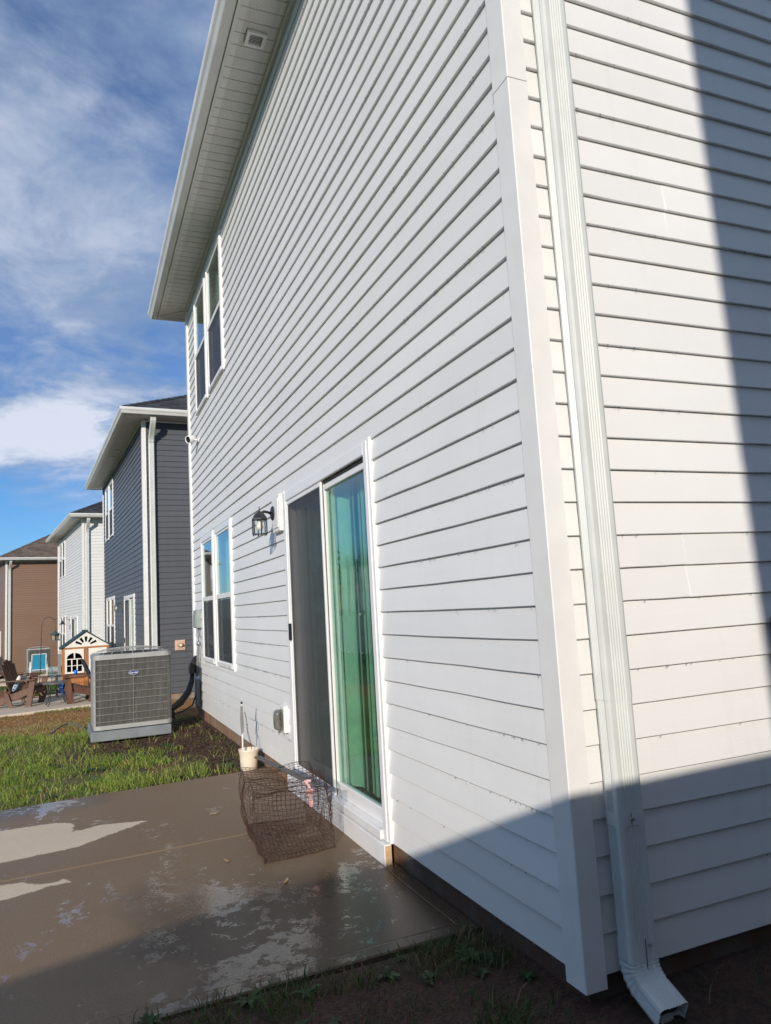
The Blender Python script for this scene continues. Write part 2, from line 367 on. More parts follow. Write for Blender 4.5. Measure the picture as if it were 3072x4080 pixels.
    def plate(s, outer, holes, y0, y1):
        # flat plate in the XZ plane with holes, from y0 (front) to y1
        loops = [outer]+holes; pts = [p for l in loops for p in l]
        tris = geometry.tessellate_polygon([[Vector((x, z, 0)) for x, z in l] for l in loops]); n = len(pts)
        fs = []
        for a, b, c in tris:
            A, B, C_ = (Vector((*pts[i], 0)) for i in (a, b, c))
            if (B-A).cross(C_-A).z < 0: a, c = c, a
            fs.append((a, b, c)); fs.append((c+n, b+n, a+n))
        k = 0
        for l in loops:
            m = len(l)
            for i in range(m): j = (i+1) % m; fs.append((k+i, k+j, n+k+j, n+k+i)); fs[-1] = fs[-1][::-1]
            k += m
        return s.add([(x, y0, z) for x, z in pts]+[(x, y1, z) for x, z in pts], fs)
    def mesh(s, name):
        me = bpy.data.meshes.new(name); me.from_pydata(s.v, [], s.f); me.update(); return me
    def build(s, name, mat, parent=None, smooth=False, fix=False, bevel=0.0):
        me = s.mesh(name)
        if fix:
            import bmesh
            bm = bmesh.new(); bm.from_mesh(me); bmesh.ops.remove_doubles(bm, verts=bm.verts, dist=1e-5); bmesh.ops.recalc_face_normals(bm, faces=bm.faces); bm.to_mesh(me); bm.free()
        return link(name, me, mat, parent, smooth)
def link(name, me, mat=None, parent=None, smooth=False):
    if mat is not None and not me.materials: me.materials.append(M[mat] if isinstance(mat, str) else mat)
    if smooth:
        me.polygons.foreach_set('use_smooth', [True]*len(me.polygons))
    o = bpy.data.objects.new(name, me); COL.objects.link(o)
    if parent: o.parent = parent
    return o
def empty(name, loc=(0, 0, 0), rz=0.0):
    o = bpy.data.objects.new(name, None); COL.objects.link(o); o.location = loc; o.rotation_euler = (0, 0, rz); o.empty_display_size = 0.1; return o
def tag(o, label=None, cat=None, group=None, kind=None):
    if label: o['label'] = label
    if cat: o['category'] = cat
    if group: o['group'] = group
    if kind: o['kind'] = kind
    return o
def copy_tree(o, parent=None):
    c = o.copy(); COL.objects.link(c)
    if parent: c.parent = parent
    for ch in list(o.children): copy_tree(ch, c)
    return c
def vnoise(x, y, seed=0):
    # smooth value noise, vectorised
    xi = np.floor(x).astype(int); yi = np.floor(y).astype(int); fx = x-xi; fy = y-yi
    fx = fx*fx*(3-2*fx); fy = fy*fy*(3-2*fy)
    def h(a, b):
        t = np.sin(a*127.1+b*311.7+seed*74.7)*43758.5453; return t-np.floor(t)
    return (h(xi, yi)*(1-fx)+h(xi+1, yi)*fx)*(1-fy)+(h(xi, yi+1)*(1-fx)+h(xi+1, yi+1)*fx)*fy

# ------------------------------------------------------------------ ground
GX = [-400, -200, -60, -39, -34, -28, -26, -20, -18, -14, -13.3, -11, -8.5, -7, -4.35, -4.1, -2.5, -0.9, -0.69, -0.3, 0.15, 0.6, 1.6, 4, 20, 100]
GZ = [-6, -3.2, -1.6, -1.16, -0.84, -0.79, -0.76, -0.54, -0.50, -0.46, -0.43, -0.29, -0.175, -0.135, -0.125, -0.24, -0.24, -0.26, -0.112, -0.072, -0.065, -0.130, -0.22, -0.32, -0.5, -1]
def ground_z(x, y):
    x = np.asarray(x, float); y = np.asarray(y, float)
    z = np.interp(x, GX, GZ)+0.02*np.clip(y, -8, 0)
    b = 0.022*(vnoise(x*1.3, y*1.3)-0.5)+0.016*(vnoise(x*4.1, y*4.1, 3)-0.5)
    return z+b*np.where((x < -0.8) & (x > -4.15), 0.0, 1.0)
def ground_material():
    t = NT('soil_and_lawn'); p = t.pos(); s = t.sep(p)
    n1 = t.noise(p, 1.6, 6, 0.6); n2 = t.noise(p, 38, 6, 0.7); n3 = t.noise(t.map(p, (90, 30, 60)), 1.0, 4, 0.6, 2.0)
    mulch = t.mix(t.ramp(n3, 0.32, 0.68), (0.028, 0.014, 0.010), (0.150, 0.072, 0.046))
    soil = t.mix(t.ramp(n2, 0.35, 0.7), (0.030, 0.018, 0.011), (0.095, 0.056, 0.033))
    soil = t.mix(t.ramp(n1, 0.4, 0.6), soil, mulch)
    straw = t.mix(t.ramp(n3, 0.3, 0.7), (0.20, 0.105, 0.040), (0.46, 0.27, 0.12))
    e = t.math('ADD', s[0], t.math('MULTIPLY', t.math('SUBTRACT', n1, 0.5), 3.0))
    dry = t.math('MULTIPLY', t.ramp(e, -8.4, -9.1), t.ramp(e, -13.9, -13.0))
    lawn = t.mix(t.ramp(n2, 0.3, 0.7), (0.022, 0.050, 0.010), (0.075, 0.125, 0.022))
    far = t.ramp(e, -16.0, -17.5)
    back = t.math('MULTIPLY', t.ramp(s[1], -3.8, -5.0), 1.0)
    thatch = t.mix(t.ramp(n3, 0.3, 0.7), (0.055, 0.050, 0.018), (0.17, 0.145, 0.055))
    turf = t.math('MULTIPLY', t.math('MULTIPLY', t.ramp(s[0], -4.2, -4.4), t.ramp(t.math('ADD', s[1], t.math('MULTIPLY', t.math('SUBTRACT', n1, 0.5), 1.2)), -0.75, -1.35)), 0.85)
    soil = t.mix(turf, soil, thatch)
    c = t.mix(dry, soil, straw); c = t.mix(far, c, lawn); c = t.mix(back, c, lawn)
    return t.set(c, 0.95, t.bump(t.math('ADD', t.math('MULTIPLY', n2, 0.6), t.math('MULTIPLY', n3, 0.4)), 0.9, 0.02))
def build_ground():
    xs = np.concatenate([np.array([-1500, -900, -400, -200, -120, -80]), np.arange(-60, -16, 1.0), np.arange(-16, -4.6, 0.12), np.array([-4.6, -4.5, -4.4, -4.35, -4.27, -4.22, -4.18, -4.1, -3.3, -2.5, -1.7, -0.95, -0.84, -0.78, -0.72, -0.66]), np.arange(-0.6, 3.2, 0.06), np.array([3.5, 4, 5, 7, 10, 15, 30, 80, 200, 600, 1500])])
    ys = np.concatenate([np.array([-1500, -600, -300, -150, -80, -50, -35, -25, -18, -14, -11, -9, -7.5, -6.5]), np.arange(-6, 1.2, 0.1), np.array([1.5, 2, 3, 5, 8, 12, 20, 40, 100, 300, 1500])])
    X, Y = np.meshgrid(xs, ys, indexing='ij'); Z = ground_z(X, Y); nx, ny = X.shape
    vs = np.stack([X, Y, Z], -1).reshape(-1, 3)
    I = np.arange(nx*ny).reshape(nx, ny); q = np.stack([I[:-1, :-1], I[1:, :-1], I[1:, 1:], I[:-1, 1:]], -1).reshape(-1, 4)
    me = bpy.data.meshes.new('ground'); me.from_pydata(vs.tolist(), [], q.tolist()); me.update()
    M['ground'] = ground_material()
    o = link('ground', me, 'ground', smooth=True); tag(o, 'bare soil and lawn running along the row of houses', 'ground', kind='structure')
build_ground()

# ------------------------------------------------------------------ concrete patios
DRY1 = [(-3.20, -1.02), (-3.02, -1.27), (-2.89, -1.45), (-2.85, -1.78), (-2.88, -2.4), (-3.72, -2.4), (-3.59, -1.92), (-3.56, -1.60), (-3.47, -1.47), (-3.24, -1.475), (-3.30, -1.30)]
DRY2 = [(-2.27, -1.475), (-2.335, -1.505), (-2.31, -1.62), (-2.43, -1.72), (-2.455, -2.4), (-2.13, -2.4), (-2.195, -1.79), (-2.205, -1.72), (-2.262, -1.58)]
def sdf_poly(px, py, poly):
    d = np.full(px.shape, 1e9); ins = np.zeros(px.shape, bool); n = len(poly)
    for i in range(n):
        ax, ay = poly[i]; bx, by = poly[(i+1) % n]; ex, ey = bx-ax, by-ay
        t = np.clip(((px-ax)*ex+(py-ay)*ey)/(ex*ex+ey*ey), 0, 1); d = np.minimum(d, np.hypot(px-ax-t*ex, py-ay-t*ey))
        c = ((ay > py) != (by > py)) & (px < (bx-ax)*(py-ay)/(by-ay+1e-12)+ax); ins ^= c
    return np.where(ins, d, -d)
def concrete_mat(name, wet):
    t = NT(name); p = t.pos()
    n1 = t.noise(p, 2.2, 6, 0.6); n2 = t.noise(p, 160, 4, 0.6); n3 = t.noise(p, 420, 3, 0.7)
    broom = t.noise(t.map(p, (14, 260, 1)), 1.0, 3, 0.5)
    drycol = t.mix(t.ramp(n2, 0.3, 0.7), (0.55, 0.455, 0.345), (0.68, 0.575, 0.445))
    drycol = t.mix(t.ramp(n1, 0.4, 0.7, 0, 0.35), drycol, (0.50, 0.42, 0.33))
    relief = t.math('ADD', t.math('MULTIPLY', n2, 0.5), t.math('MULTIPLY', broom, 0.5))
    if not wet:
        return t.set(drycol, 0.9, t.bump(relief, 0.35, 0.003))
    dist = t.node('ShaderNodeAttribute', attribute_name='dry').outputs['Fac']
    sand = t.node('ShaderNodeAttribute', attribute_name='edge').outputs['Fac']
    nd = t.noise(p, 26, 5, 0.65)
    dry = t.ramp(t.math('ADD', dist, t.math('MULTIPLY', t.math('SUBTRACT', nd, 0.5), 0.06)), -0.006, 0.008)
    wetcol = t.mix(t.ramp(n2, 0.3, 0.7), (0.170, 0.120, 0.077), (0.250, 0.180, 0.118))
    wetcol = t.mix(t.ramp(n1, 0.35, 0.7, 0, 0.55), wetcol, (0.205, 0.138, 0.082))
    wetcol = t.mix(t.ramp(sand, 0.0, 0.03, 0.30, 0.0), wetcol, (0.24, 0.175, 0.105))
    col = t.mix(dry, wetcol, drycol)
    # standing film of water: smooth where it pools, broken up where grains stand out of it
    pool = t.noise(t.map(p, (1.0, 1.7, 1)), 1.5, 3, 0.5, 0.6); flake = t.noise(p, 15, 8, 0.68, 0.4); chip = t.noise(p, 64, 5, 0.6)
    sp = t.sep(p); nz = t.math('MULTIPLY', t.math('SUBTRACT', n1, 0.5), 1.1)
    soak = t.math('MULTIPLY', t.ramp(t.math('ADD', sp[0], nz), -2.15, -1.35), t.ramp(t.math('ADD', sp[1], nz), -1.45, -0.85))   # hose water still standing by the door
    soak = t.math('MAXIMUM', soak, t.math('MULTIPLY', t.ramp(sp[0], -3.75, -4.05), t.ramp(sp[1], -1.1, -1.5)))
    fsum = t.math('ADD', t.math('MULTIPLY', pool, 0.40), t.math('ADD', t.math('MULTIPLY', flake, 0.42), t.math('MULTIPLY', chip, 0.18)))
    film = t.ramp(t.math('ADD', fsum, t.math('MULTIPLY', soak, 0.062)), 0.566, 0.594)
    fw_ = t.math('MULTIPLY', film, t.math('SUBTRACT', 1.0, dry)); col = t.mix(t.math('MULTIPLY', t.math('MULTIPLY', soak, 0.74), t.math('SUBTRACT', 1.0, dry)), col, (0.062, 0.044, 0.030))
    rough = t.mix(dry, t.mix(film, t.mix(soak, (0.50, 0.50, 0.50), (0.26, 0.26, 0.26)), (0.05, 0.05, 0.05)), (0.9, 0.9, 0.9))
    rip = t.noise(p, 20, 4, 0.6)
    nm1 = t.bump(relief, 0.30, 0.0028); nm2 = t.bump(t.math('ADD', t.math('MULTIPLY', rip, 0.75), t.math('MULTIPLY', n2, 0.28)), 0.20, 0.006)
    vm = t.node('ShaderNodeMix'); vm.data_type = 'VECTOR'; t.l.new(fw_, vm.inputs[0]); t.l.new(nm1, vm.inputs[4]); t.l.new(nm2, vm.inputs[5])
    ed = t.bump(t.ramp(t.math('ABSOLUTE', t.math('SUBTRACT', sand, 0.075)), 0.0, 0.006), 0.6, 0.004, vm.outputs[1])
    t.set(col, None, ed); t.put(t.b.inputs['Specular IOR Level'], t.math('ADD', t.math('MULTIPLY', fw_, 0.35), 0.15))
    t.l.new(t.node('ShaderNodeSeparateColor').inputs[0], t.n.new('NodeReroute').inputs[0]) if False else None
    sc = t.node('ShaderNodeSeparateColor'); t.l.new(rough, sc.inputs[0]); t.l.new(sc.outputs[0], t.b.inputs['Roughness'])
    t.put(t.b.inputs['Coat Weight'], t.math('MULTIPLY', fw_, 0.65)); t.put(t.b.inputs['Coat Roughness'], 0.03); t.put(t.b.inputs['Coat IOR'], 1.33)
    t.l.new(nm2, t.b.inputs['Coat Normal'])
    return t.m
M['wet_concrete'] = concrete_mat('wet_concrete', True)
M['dry_concrete'] = concrete_mat('dry_concrete', False)
def slab(parent, x0, x1, y0, y1, zf, wet, step=0.04):
    nx = max(2, int((x1-x0)/step)); ny = max(2, int((y1-y0)/step))
    xs = np.linspace(x0, x1, nx+1); ys = np.linspace(y0, y1, ny+1)
    b = 0.008
    xs = np.unique(np.concatenate([[x0, x0+b, x1-b, x1], xs[1:-1]])); ys = np.unique(np.concatenate([[y0, y0+b, y1-b, y1], ys[1:-1]]))
    X, Y = np.meshgrid(xs, ys, indexing='ij')
    ed = np.minimum(np.minimum(X-x0, x1-X), np.minimum(Y-y0, y1-Y))
    Z = zf(X, Y)-np.where(ed < 1e-6, 0.0045, 0.0)+0.004*(vnoise(X*1.7, Y*1.7, 5)-0.5)
    nx, ny = X.shape; vs = np.stack([X, Y, Z], -1).reshape(-1, 3).tolist()
    I = np.arange(nx*ny).reshape(nx, ny); f = np.stack([I[:-1, :-1], I[1:, :-1], I[1:, 1:], I[:-1, 1:]], -1).reshape(-1, 4).tolist()
    rim = list(I[:, 0])+list(I[-1, 1:])+list(I[:-1, -1][::-1])+list(I[0, 1:-1][::-1]); o = len(vs)
    for i in rim: x, y, z = vs[i]; vs.append((x, y, z-0.11))
    for k in range(len(rim)): j = (k+1) % len(rim); f.append((int(rim[j]), int(rim[k]), o+k, o+j))
    me = bpy.data.meshes.new('slab'); me.from_pydata(vs, [], f); me.update()
    dry = np.full(len(vs), -1.0); edge = np.zeros(len(vs)); edge[:o] = ed.reshape(-1)
    if wet: dry[:o] = np.maximum(sdf_poly(X, Y, DRY1), sdf_poly(X, Y, DRY2)).reshape(-1)
    me.attributes.new('dry', 'FLOAT', 'POINT').data.foreach_set('value', dry)
    me.attributes.new('edge', 'FLOAT', 'POINT').data.foreach_set('value', edge)
    return link('slab', me, 'wet_concrete' if wet else 'dry_concrete', parent)
pf = lambda X, Y: -0.10+0.02*Y
pa = empty('patio'); tag(pa, 'wet concrete patio with drying patches outside the sliding door', 'patio', kind='structure')
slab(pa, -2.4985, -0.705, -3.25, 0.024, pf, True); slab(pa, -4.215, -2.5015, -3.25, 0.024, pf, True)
j = MB(); j.box(-2.512, -2.488, -3.24, -0.06, -0.235, -0.2); j.v = [(x, y, (-0.117+0.02*y) if z > -0.21 else z) for x, y, z in j.v]
M['joint'] = plain('joint_sand', (0.115, 0.078, 0.045), 0.5, 0.5, 14, 0.3, 80)
jo = j.build('joint_sand', 'joint', pa)

# ------------------------------------------------------------------ houses
C = 0.1143; NC = 48; HL = 8.3; HD = 11.5; ZS = 5.536
def plank_profile(h0, h1):
    # (y, z), out is -y, butt edge at the bottom
    def yy(z): return 0.0140*z/C
    p = []
    if h0 <= 0: p += [(0.0155, 0.0006), (0.0030, 0.0), (0.0004, 0.0024)]
    else: p += [(0.0155, h0), (yy(h0), h0)]
    p += [(yy(C*0.5)-0.0005 if h0 < C*0.5 < h1 else yy((h0+h1)/2), (C*0.5 if h0 < C*0.5 < h1 else (h0+h1)/2)), (yy(h1), h1), (0.0165, h1)]
    return p
_pl = {}
def plank_mesh(h0, h1, var):
    k = (round(h0, 4), round(h1, 4), var)
    if k in _pl: return _pl[k]
    pr = plank_profile(h0, h1); n = len(pr); N = 16; rr = random.Random(var*13+5); ph = [rr.uniform(0, 6.28) for _ in range(4)]
    vs = []; fs = []
    for i in range(N+1):
        x = i/N; wz = 0.0007*math.sin(x*7+ph[0])+0.0005*math.sin(x*17+ph[1]); wy = 0.0009*math.sin(x*6+ph[2])+0.0006*math.sin(x*15+ph[3])
        for (y, z) in pr: vs.append((x, y+wy*(1-z/C), z+(wz if z < C*0.4 else 0)))
    for i in range(N):
        for q in range(n-1): fs.append((i*n+q, i*n+q+1, (i+1)*n+q+1, (i+1)*n+q)[::-1])
    fs += [tuple(range(n)), tuple(range(N*n, N*n+n))[::-1]]
    me = bpy.data.meshes.new('siding_plank'); me.from_pydata(vs, [], [f[::-1] for f in fs]); me.update(); _pl[k] = me; return me
def planks(root, mat, origin, rz, length, openings, ztop, seams=()):
    a0 = Matrix.Rotation(rz, 4, 'Z')
    mcache = {}
    def put(x0, x1, k, h0, h1, lap=0.0):
        if x1-x0 < 0.012 or h1-h0 < 0.006: return
        me0 = plank_mesh(h0, h1, random.randrange(3)); key = (me0.name, mat)
        if key not in mcache:
            me = plank_cache.get(key)
            if me is None:
                me = me0.copy(); me.materials.append(M[mat]); plank_cache[key] = me
            mcache[key] = me
        o = bpy.data.objects.new('siding_plank', mcache[key]); COL.objects.link(o); o.parent = root
        o.location = Vector(origin)+a0 @ Vector((x0-lap*6, random.uniform(-0.0006, 0.0006)-lap, k*C)); o.rotation_euler = (0, 0, rz); o.scale = (x1-x0, 1, 1)
    k = 0
    while k*C < ztop-0.01:
        hmax = min(C, ztop-k*C)
        cuts = {0.0, length}
        for (a, b, z0, z1) in openings:
            if z1 > k*C+0.003 and z0 < k*C+hmax-0.003: cuts |= {a, b}
        for (sx, k0, k1) in seams:
            if k0 <= k < k1: cuts.add(sx)
        cs = sorted(cuts)
        for x0, x1 in zip(cs[:-1], cs[1:]):
            xm = (x0+x1)/2; segs = [(0.0, hmax)]
            for (a, b, z0, z1) in openings:
                if a < xm < b:
                    ns = []
                    for s0, s1 in segs:
                        l0, l1 = z0-k*C, z1-k*C
                        if l1 <= s0 or l0 >= s1: ns.append((s0, s1)); continue
                        if l0 > s0: ns.append((s0, l0))
                        if l1 < s1: ns.append((l1, s1))
                    segs = ns
            for s0, s1 in segs: put(x0, x1, k, s0, s1, 0.0017 if any(abs(x0-q[0]) < 1e-6 for q in seams) else 0.0)
        k += 1
plank_cache = {}
def ring(mb, prof, x0, x1, y0, y1, close=False):
    # sweep (out, z) round a rectangle with mitred corners
    n = len(prof); o = len(mb.v)
    for out, z in prof:
        mb.v += [(x0-out, y0-out, z), (x1+out, y0-out, z), (x1+out, y1+out, z), (x0-out, y1+out, z)]
    for i in range(n if close else n-1):
        jn = (i+1) % n
        for k in range(4):
            l = (k+1) % 4; mb.f.append((o+i*4+k, o+i*4+l, o+jn*4+l, o+jn*4+k))
    return mb
def window(root, x0, x1, z0, z1, kind='curtain', mid=0.5):
    w = MB(); f = 0.055; y0, y1 = -0.016, 0.05
    w.bbox(x0, x0+f, y0, y1, z0, z1); w.bbox(x1-f, x1, y0, y1, z0, z1); w.bbox(x0+f, x1-f, y0+0.001, y1, z1-f, z1); w.bbox(x0+f, x1-f, y0-0.006, y1, z0, z0+0.045)
    w.box(x0-0.022, x0, -0.012, 0.012, z0-0.015, z1+0.015); w.box(x1, x1+0.022, -0.012, 0.012, z0-0.015, z1+0.015); w.box(x0, x1, -0.012, 0.012, z1, z1+0.015)
    wo = w.build('window', 'vinyl', root)
    zm = z0+(z1-z0)*mid; s = 0.028
    u = MB(); u.bbox(x0+f, x0+f+s, -0.006, 0.03, zm, z1-f, 0.003); u.bbox(x1-f-s, x1-f, -0.006, 0.03, zm, z1-f, 0.003); u.bbox(x0+f+s, x1-f-s, -0.006, 0.03, z1-f-s, z1-f, 0.003)
    u.build('sash', 'vinyl', wo)
    r_ = MB(); r_.bbox(x0+f, x1-f, -0.012, 0.03, zm-0.03, zm+0.022, 0.003); r_.build('meeting_rail', 'vinyl', wo)
    g = MB(); g.box(x0+f+s, x1-f-s, 0.003, 0.006, zm+0.02, z1-f-s); g.build('pane', 'glass', wo)
    g = MB(); g.box(x0+f, x1-f, 0.016, 0.020, z0+0.045, zm-0.03); g.build('pane', 'glass', wo)
    sc = MB(); sc.box(x0+f+0.012, x1-f-0.012, -0.004, -0.003, z0+0.057, zm-0.04); sc.build('insect_screen', 'screen', wo)
    sf = MB(); a, b, c, d = x0+f, x1-f, z0+0.045, zm-0.03
    sf.box(a, a+0.012, -0.007, 0.006, c, d); sf.box(b-0.012, b, -0.007, 0.006, c, d); sf.box(a+0.012, b-0.012, -0.007, 0.006, c, c+0.012); sf.build('screen_frame', 'vinyl', wo)
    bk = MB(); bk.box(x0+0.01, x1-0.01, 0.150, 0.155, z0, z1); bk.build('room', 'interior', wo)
    if kind == 'blinds':
        bl = MB(); z = z1-0.08
        while z > z0+0.08: bl.bar((x0+f, 0.085, z), (x1-f, 0.085, z), 0.040, 0.0025, (0, 0.5, 0.87)); z -= 0.042
        bl.build('blind', 'tan_blind', wo)
    elif kind == 'curtain':
        cu = MB(); N = 26; xs = [x0+f+(x1-x0-2*f)*i/N for i in range(N+1)]
        vs = [(x, 0.105+0.018*math.sin(i*1.35)+0.006*math.sin(i*3.1), z) for z in (z0+0.06, z1-0.05) for i, x in enumerate(xs)]
        cu.add(vs, [(i, i+1, N+2+i, N+1+i) for i in range(N)]); cu.build('curtain', 'curtain', wo, True)
def downspout_profile(w, d, flutes=True):
    # closed outline: x is out from wall (0..d), y along wall (0..w)
    def edge(p, q, nrm):
        pts = []; p = Vector(p); q = Vector(q); L = (q-p).length; e = (q-p)/L; nf = 5
        r = 0.012; pts.append(p+e*r)
        if flutes:
            a = 0.26*L; b = 0.74*L; st = (b-a)/nf
            for i in range(nf):
                pts += [p+e*(a+st*i), p+e*(a+st*(i+0.35))+nrm*(-0.0032), p+e*(a+st*(i+0.65))+nrm*(-0.0032)]
            pts.append(p+e*b)
        pts.append(q-e*r); pts.append(q-e*r*0.3+nrm*(-r*0.3)); return pts
    V = lambda x, y: Vector((x, y))
    o = edge((d, 0), (d, w), V(1, 0))+edge((d, w), (0, w), V(0, 1))+edge((0, w), (0, 0), V(-1, 0))+edge((0, 0), (d, 0), V(0, -1))
    return [(p.x, p.y) for p in o]
def sweep_spout(prof, w, d, path, name, mat, parent):
    # path: list of (x, y, z, angle, scale): angle 0 = section horizontal, leaning outwards (+x) as it grows
    c = (d/2, w/2); mb = MB(); n = len(prof)
    for (x, y, z, a, sc) in path:
        for (px_, py_) in prof:
            u = (px_-c[0])*sc; v = (py_-c[1])*sc
            mb.v.append((x+u*math.cos(a), y+v, z+u*math.sin(a)))
    for i in range(len(path)-1):
        for k in range(n): mb.f.append((i*n+k, i*n+(k+1) % n, (i+1)*n+(k+1) % n, (i+1)*n+k))
    return mb.build(name, mat, parent, fix=False)
def downspout(root, detail):
    w, d = 0.104, 0.066; y = 0.111+w/2; x = 0.018+d/2
    prof = downspout_profile(w, d)
    o = sweep_spout(prof, w, d, [(x, y, 0.10, 0, 1), (x, y, 0.84, 0, 1)], 'downspout', 'alu', root)
    sweep_spout(prof, w, d, [(x, y, 0.835, 0, 1.035), (x, y, 5.05, 0, 1.035)], 'upper_pipe', 'alu', o)
    for zb in (0.45, 4.75):
        sweep_spout(downspout_profile(w, d, False), w, d, [(x, y, zb, 0, 1.0), (x, y, zb+0.0001, 0, 1.022), (x, y, zb+0.0399, 0, 1.022), (x, y, zb+0.04, 0, 1.0)], 'strap', 'alu', o)
        if detail and zb < 1:
            q = MB(); q.lathe([(0.0, 0.008), (0.005, 0.007), (0.006, 0.0)], (x+d/2+0.0015, y-0.002, zb+0.022), 8, 0); q.build('screw', 'chrome', o)
            q = MB(); q.box(x+d/2+0.001, x+d/2+0.0022, y-w/2+0.048, y-w/2+0.049, zb, zb+0.04); q.build('strap_lap', 'dark_gap', o)
    # top elbow from the gutter back to the wall
    pth = []
    for i in range(9):
        t = i/8; a = math.sin(t*math.pi)*0.75; pth.append((x+0.31*(1-(3*t*t-2*t**3)), y, 5.50-0.44*t, -a, 1.05+0.02*(i % 2)))
    sweep_spout(prof, w, d, pth[::-1], 'top_elbow', 'alu', o)
    # crimped shoe at the foot, turning out from the wall
    pth = [(x, y, 0.118, 0, 1.04), (x, y, 0.055, 0, 1.045)]
    a = 0; cx, cz = x, 0.055
    for i in range(6):
        pth.append((cx, y, cz, a, 1.075)); st = 0.009
        cx += math.sin(a)*st; cz -= math.cos(a)*st; pth.append((cx, y, cz, a, 1.02)); a2 = a+R(11)
        cx += math.sin(a2)*0.007; cz -= math.cos(a2)*0.007; a = a2
    for dd in (0.010, 0.088): pth.append((cx+math.sin(a)*dd, y, cz-math.cos(a)*dd, a, 1.03))
    sh = sweep_spout(prof, w, d, [p for p in pth], 'shoe', 'alu', o)
    for p in sh.data.polygons: p.use_smooth = False
    q = MB(); q.box(x+d/2*1.05+0.001, x+d/2*1.05+0.0025, y+0.002, y+0.0035, 0.03, 0.118); q.build('shoe_seam', 'dark_gap', o)
    if detail:
        q = MB(); q.lathe([(0.0, 0.008), (0.005, 0.007), (0.006, 0.0)], (x+d/2*1.05, y+0.018, 0.098), 8, 0); q.build('screw', 'chrome', o)
    e = pth[-1]; q = MB()
    q.v = [(e[0]+((px_-d/2)*0.97)*math.cos(e[3])-math.sin(e[3])*0.03, y+(py_-w/2)*0.97, e[2]+((px_-d/2)*0.97)*math.sin(e[3])+math.cos(e[3])*0.03) for px_, py_ in prof]
    q.f = [tuple(range(len(prof)))]; q.build('shoe_inside', 'dark_gap', o)
    return o
def corner_post(root, cx, sgn, face=0.084, face2=0.065):
    # L-shaped outside corner; sgn=+1: second leg on +x side (near corner), -1: far corner
    def prof(g):
        e = 0.0155+g; c = 0.003
        p = [(-face, 0.01), (-face, -e), (e-c, -e), (e, -e+c), (e, face2), (-0.01, face2), (-0.01, 0.01)]
        return [(cx+sgn*x, y) for x, y in p]
    a = MB(); a.extrude(prof(0.0), -0.032, 3.012); o = a.build('corner_post', 'trim', root, fix=True)
    b = MB(); b.extrude(prof(0.0016), 3.014, ZS-0.01); b.build('upper_post', 'trim', o, fix=True)
def hip_roof(root, mat, x0, x1, y0, y1, z0, pitch_=0.5):
    hw = min(x1-x0, y1-y0)/2; n = int(hw/0.128); mb = MB(); uv = []
    def loop(ins, z): return [(x0+ins, y0+ins, z), (x1-ins, y0+ins, z), (x1-ins, y1-ins, z), (x0+ins, y1-ins, z)]
    for i in range(n+1):
        a = i*0.128; b = min(hw, (i+1)*0.128+0.002)
        if a >= hw-0.01: break
        l0 = loop(a, z0+a*pitch_-0.004); l1 = loop(a, z0+a*pitch_+0.010); l2 = loop(b, z0+b*pitch_+0.001); o = len(mb.v); mb.v += l0+l1+l2
        for k in range(4):
            l = (k+1) % 4
            for s0, s1, v0, v1 in ((0, 4, 0.02, 0.05), (4, 8, 0.05, 0.98)):
                mb.f.append((o+s0+k, o+s0+l, o+s1+l, o+s1+k))
                ax = 0 if k in (0, 2) else 1
                us = [mb.v[q][ax]+k*17.3 for q in mb.f[-1]]; uv += [(us[0], i+v0), (us[1], i+v0), (us[2], i+v1), (us[3], i+v1)]
    me = mb.mesh('shingles'); ul = me.uv_layers.new(name='UVMap'); ul.data.foreach_set('uv', [c for p in uv for c in p])
    rf = MB(); l = loop(-0.01, z0-0.03); rf.v = l+[(p[0], p[1], z0-0.012) for p in l]; rf.f = [(3, 2, 1, 0), (4, 5, 6, 7)]+[(k, (k+1) % 4, 4+(k+1) % 4, 4+k) for k in range(4)]
    ro = rf.build('roof', mat, root); sh = link('shingles', me, mat, ro); sh['kind'] = 'stuff'
    hc = MB(); uvc = []
    for (cx, cy, dx, dy) in ((x0, y0, 1, 1), (x1, y0, -1, 1), (x1, y1, -1, -1), (x0, y1, 1, -1)):
        t = 0.0; i = 0
        while t < hw-0.2:
            p = Vector((cx+dx*t, cy+dy*t, z0+t*pitch_+0.022)); q = Vector((cx+dx*(t+0.16), cy+dy*(t+0.16), z0+(t+0.16)*pitch_+0.012))
            e = Vector((dx, -dy, 0))*0.085; dz = Vector((0, 0, -0.085*pitch_))
            o = len(hc.v); hc.v += [p-e+dz, p, p+e+dz, q-e+dz, q, q+e+dz]; hc.f += [(o, o+1, o+4, o+3), (o+1, o+2, o+5, o+4)]
            t += 0.15; i += 1
    hm = hc.mesh('hip_cap'); ul = hm.uv_layers.new(name='UVMap'); ul.data.foreach_set('uv', [c for p in hm.polygons for k in range(4) for c in (p.index*0.9+0.1*k*0, p.index//2+0.5)])
    hcap = link('hip_cap', hm, mat, ro); hcap['kind'] = 'stuff'
